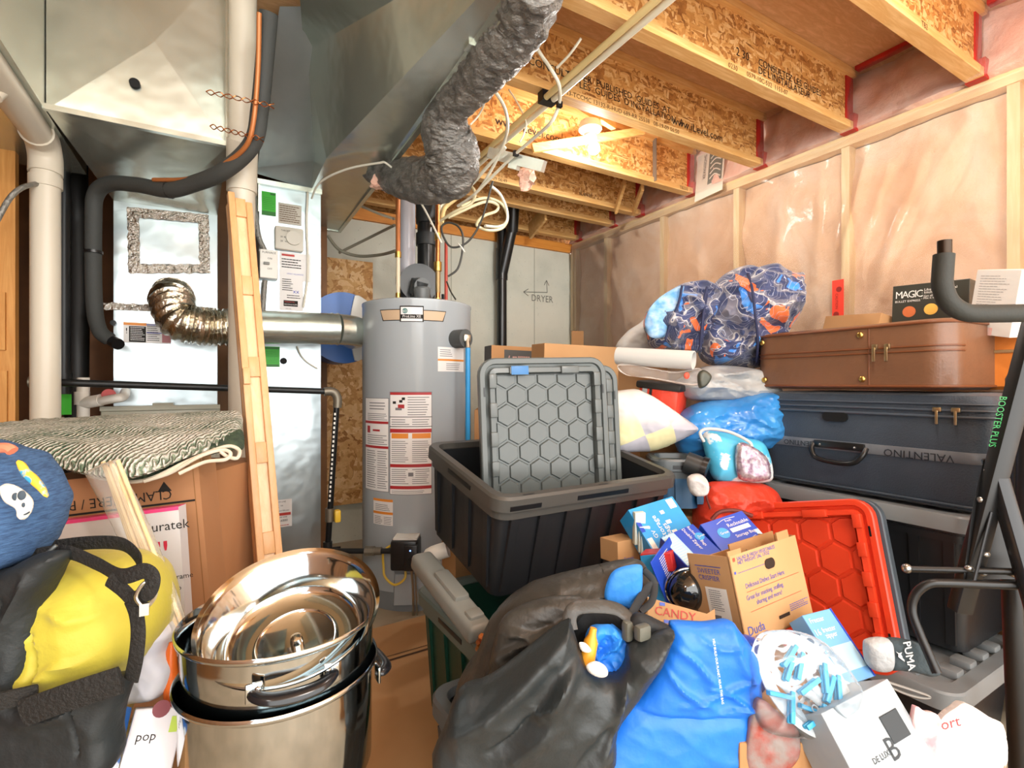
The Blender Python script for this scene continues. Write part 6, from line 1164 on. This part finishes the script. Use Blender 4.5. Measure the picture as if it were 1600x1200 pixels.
obj('shell', B(MS).loft([rr3(.03, 0), rr3(.008, .01), rr3(0, .03), rr3(-.004, h * .5), rr3(0, h - .03), rr3(.01, h - .008), rr3(.05, h)]), NV, T)
obj('edge_piping', B(MS).tube(rr3(-.004, h - .055), .004, 8, 1, closed=True).tube(rr3(-.006, h - .075), .005, 8, 1, closed=True).tube(rr3(-.004, h - .035), .003, 8, 1, closed=True).tube(rr3(-.003, .02), .004, 8, 1, closed=True), mat('navy_pipe', '#454f5a', .3), T)
bz = h * .46
obj('lettered_band', B(MS).loft([rr3(-.006, bz - .018), rr3(-.008, bz - .014), rr3(-.008, bz + .014), rr3(-.006, bz + .018)]).text('VALENTINO', .036, w * .88, bz + .006, -.0095, 1, rot=pi).text('VALENTINO', .028, w * .34, bz + .006, -.0095, 1, rot=pi), [NVS, mat('band_letter', '#1f262e', .4)], T)
hd = obj('carry_handle', B(MS).tube([(w * .3, -.01, bz + .005), (w * .3, -.028, bz - .02), (w * .33, -.036, bz - .05), (w * .42, -.038, bz - .06), (w * .5, -.036, bz - .055), (w * .54, -.03, bz - .025), (w * .545, -.012, bz - .0)], .009, 12, 6), ABS, T)
obj('handle_plate', B(MS).rbox((w * .3, -.02, bz - .012), (w * .54, -.004, bz + .016), .005), ABS, hd)
obj('rivet', B(MS).sph((w * .335, -.021, bz), .005, n=8).sph((w * .5, -.021, bz), .005, n=8), mat('silver_metal2', '#a5a7a6', .3, 1), hd)
obj('lock_plate', B(MS).loft([[(w * .4 + x, y, h * .75 + z) for x, z in rrect(.09, .035, .017, 6)] for y in (.002, -.01)]), ABS, T)
for x in (.82, .885): obj('zip_pull', B(MS).rbox((w * x - .012, -.014, h - .06), (w * x + .012, -.004, h - .045), .003).rbox((w * x - .004, -.016, h - .1), (w * x + .004, -.01, h - .055), .002), mat('brass_pull', '#cbb891', .3, 1), T)
BL_ = mat('brown_leather', '#6b4a34', .42, c2='#7a543a', ns=4, bump=.15, bs=60, coat=.15)
T = thing('suitcase', (2.3, 1.0, 1.125), 'brown leather suitcase with brass studs on top of the navy one', 'suitcase', 'suitcases')
MS = yfr(2.03, 1.40, 1.13) @ Matrix.Rotation(-.04, 4, 'Z'); w, dp, h = .715, .48, .235
obj('shell', B(MS).loft([rr3(.02, 0, .08), rr3(.0, .012, .08), rr3(0, h - .012, .08), rr3(.02, h, .08)]), BL_, T)
obj('edge_piping', B(MS).tube(rr3(-.002, h - .012, .08), .005, 8, 1, closed=True).tube(rr3(-.002, .012, .08), .005, 8, 1, closed=True), mat('leather_piping', '#6e3f22', .4), T)
obj('seam', B(MS).tube(rr3(-.001, h * .62, .08)[16:40], .003, 6, 1).tube(rr3(-.001, h * .55, .08)[16:40], .003, 6, 1).cyl((w * .66, -.001, .01), (w * .66, -.001, h - .01), .002, 6), MATS['leather_piping'], T)
for x, z in ((.07, .84), (.085, .16), (.62, .84), (.63, .16)): obj('brass_stud', B(MS).sph((w * x, -.003, h * z), .0115, (1, .6, 1), 12), BRASS, T)
for x in (.68, .735): obj('zip_pull', B(MS).rbox((w * x, -.014, h * .6), (w * x + .018, -.003, h * .68), .003).rbox((w * x + .002, -.017, h * .42), (w * x + .013, -.012, h * .63), .003), MATS['brass_pull'], T)
T = thing('suitcase', (2.5, .55, 1.125), 'orange leather case just showing behind the near end of the brown suitcase', 'suitcase', 'suitcases')
MO = yfr(2.3, .74, 1.13); w, dp, h = .5, .34, .21; obj('shell', B(MO).loft([rr3(.015, 0, .05), rr3(0, .012, .05), rr3(0, h - .012, .05), rr3(.015, h, .05)]), mat('orange_leather', '#d17a30', .4, bump=.15, bs=60), T)
obj('zip', B(MO).tube(rr3(-.002, h * .62, .05), .006, 8, 1, closed=True), mat('zip_tan', '#b89a70', .4, .5), T)
q = V((2.4, .75, 0)); obj('carton', B().rbox((2.3, .24, 0), (2.66, .57, 1.125), .004), CARD, label='tall cardboard carton behind the exercise bench carrying the orange case', cat='box')
# boxes on the suitcases
def mb(b, w, h):
    b.text('MAGIC', .04, w * .04, h * .76, -.001, 1, sx=.85, sp=.8).text('BULLET EXPRESS', .0115, w * .04, h * .68, -.001, 1).text('- Like your personal\n- kitchen assistant!', .0135, w * .4, h * .86, -.001, 1).text('- Get all the flavour!\n- Mix it in 10 seconds', .011, w * .4, h * .75, -.001, 1)
    for i, (x, z) in enumerate(((.24, .5), (.53, .52), (.83, .53), (.22, .14), (.54, .16), (.84, .18))):
        b.cyl((w * x, 0, h * z), (w * x, -.0012, h * z), .022, 20, 2 + i % 3).cyl((w * x + .003, 0, h * z - .004), (w * x + .003, -.0022, h * z - .004), .013, 16, 1 + (i + 1) % 3)
        b.text('chop', .0095, w * x - .012, h * z - .045, -.001, 1)
bx((1392, 530, 2.1), (1512, 526, 1.9), (1392, 448, 2.1), .14, [mat('box_olive_black', '#34352d', .4), WHITE, mat('dish_a', '#c46a3a', .5), mat('dish_b', '#e3b552', .5), mat('dish_c', '#d8c7a8', .5)], 'blender_box', 'dark product box with round food pictures behind the foam handle', mb)
def wbx(b, w, h): b.lines(w * .12, h * .3, w * .8, h * .93, 16, 1, th=.14, ragged=.4).quad(w * .05, 0, w * .6, h * .12, -.001, 2)
bx((1510, 520, 1.78), (1577, 528, 1.64), (1506, 424, 1.78), .14, [mat('box_white', '#dcdbd4', .45), MATS['print_grey'], mat('pic_pink', '#d99a90', .6, c2='#e8e0d8', ns=20)], 'product_box', 'tall white product box with fine print at the right edge', wbx)
bx((1285, 515, 2.35), (1372, 512, 2.1), (1290, 494, 2.35), .12, [CARD2], 'carton', 'low tan carton lying on the brown suitcase against the wall')
q0, q1 = WX(1301, 498, XW - .03), WX(1319, 436, XW - .03); M = frame((XW - .035, q0.y, q0.z), (0, -1, 0), UP); w, h = q0.y - q1.y, q1.z - q0.z
obj('hanging_tag', B(M).box((0, 0, 0), (w, .002, h)).cyl((w * .6, 0, h * .75), (w * .6, -.001, h * .75), .014, 16, 1).cyl((w * .35, 0, h * .1), (w * .35, -.001, h * .1), .014, 16, 1).text('CAUTION', .018, w * .3, h * .65, -.001, 1, rot=-1.57), [mat('tag_red', '#e8402c', .5), mat('tag_print', '#8f1f18', .6)], label='red tag strip on the plastic sheet beside a stud', cat='tag', smooth=0)
# red lid leaning, slate lid behind
RL = mat('lid_red', '#df4526', .35, c2='#d63d20', ns=4); M, w, h = face(W(1140, 1010, 1.93), W(1413, 1062, 1.49), W(1140, 790, 2.03)); 
lid('tote_cover', M, w, h, RL, 'bright red hexagon-pattern lid leaning on the black totes', .06, slots=True)
lid('tote_cover', M @ Matrix.Translation((.012, .036, .0)), w, h, mat('lid_slate', '#46525c', .4), 'slate lid edge directly behind the red lid', .08, slots=False)
# ================================================================ EXERCISE BENCH
T = thing('exercise_bench', W(1545, 1000, 1.2), 'black steel exercise bench frame with foam handle and bolts at the right edge', 'exercise bench')
obj('foam_handle', B().tube([W(1475, 398, 1.0), W(1473, 425, 1.0), W(1473, 448, 1.0), W(1483, 472, 1.0), W(1505, 487, 1.0), W(1535, 490, 1.0), W(1620, 489, 1.0), W(1690, 489, 1.0)], .0178, 18, 6), mat('foam_black', '#262722', .7, bump=.1, bs=150), T)
obj('handle_tip', B().cyl(W(1476, 376, 1.0), W(1476, 402, 1.0), .012, 16), mat('tip_dark', '#3a2f26', .3, .8), T)
BB = mat('bench_black', '#0d0e0f', .4)
def bar(name, pts, w, th, m=BB): return obj(name, B().tube([W(*p) for p in pts], w, 4, 1, flat=th, upv=FW, m=0), m, T, smooth=20)
M = frame(W(1530, 790, 1.16), W(1597, 535, 1.12) - W(1530, 790, 1.16), RT); L = (W(1597, 535, 1.12) - W(1530, 790, 1.16)).length
post = obj('upright_post', B(M).rbox((-.25, 0, -.016), (L + .05, .03, .024), .004), BB, T)
M2_ = frame(W(1571, 612, 1.13), W(1549, 712, 1.145) - W(1571, 612, 1.13), -RT); obj('green_lettering', B(frame(W(1560, 618, 1.112), W(1540, 705, 1.13) - W(1560, 618, 1.112), RT)).text('BOOSTER PLUS', .0235, 0, .0, -.004, 0, sx=.72), mat('green_letter', '#15803a', .5), post, smooth=0)
M = frame(W(1560, 722, 1.13), W(1612, 900, 1.08) - W(1560, 722, 1.13), RT); obj('brace_bar', B(M).rbox((-.01, .0, -.012), (.36, .03, .018), .004), mat('bench_grey', '#2e2f31', .25, .3), T)
obj('mount_plate', B().loft([[W(x, y, d) for x, y in ((1537, 718), (1566, 720), (1585, 830), (1600, 905), (1505, 905), (1520, 790))] for d in (1.15, 1.165)]), BB, T, smooth=20)
for x, y in ((1543, 735), (1533, 781), (1540, 866), (1514, 888), (1535, 895), (1584, 897)): obj('bolt', B().sph(W(x, y, 1.145), .0085, (1, 1, .9), 10), MATS['silver_metal2'], T)
obj('bent_tube', B().tube([W(1625, 915, 1.1), W(1560, 914, 1.12), W(1480, 911, 1.14), W(1450, 913, 1.15), W(1430, 930, 1.16), W(1425, 955, 1.16), W(1437, 990, 1.14), W(1450, 1020, 1.12), W(1464, 1052, 1.1)], .0095, 12, 6), BB, T)
obj('cross_tube', B().cyl(W(1420, 889, 1.2), W(1625, 894, 1.1), .0075, 12), BB, T); obj('end_cap', B().sph(W(1417, 888, 1.2), .011, n=12), MATS['silver_metal2'], T)
obj('back_pad', B(frame(W(1585, 1000, 1.35), RT * .9 - FW * .5, V((.05, 0, 1)))).rbox((0, 0, 0), (.3, .06, .72), .02), mat('vinyl_black', '#1b1917', .35, bump=.1, bs=80), T)
obj('adjust_rod', B().cyl(W(1549, 800, 1.13), W(1520, 916, 1.13), .0035, 8), MATS['bench_grey'], T)
obj('rear_frame', B().tube([W(1605, 545, 1.3), W(1602, 900, 1.3)] + [V((W(1602, 900, 1.3).x, W(1602, 900, 1.3).y, .02))], .02, 12, 1), BB, T)
obj('floor_leg', B().tube([W(1580, 880, 1.17), V((W(1600, 880, 1.17).x, W(1600, 880, 1.17).y, .0))], .02, 12, 1), BB, T)
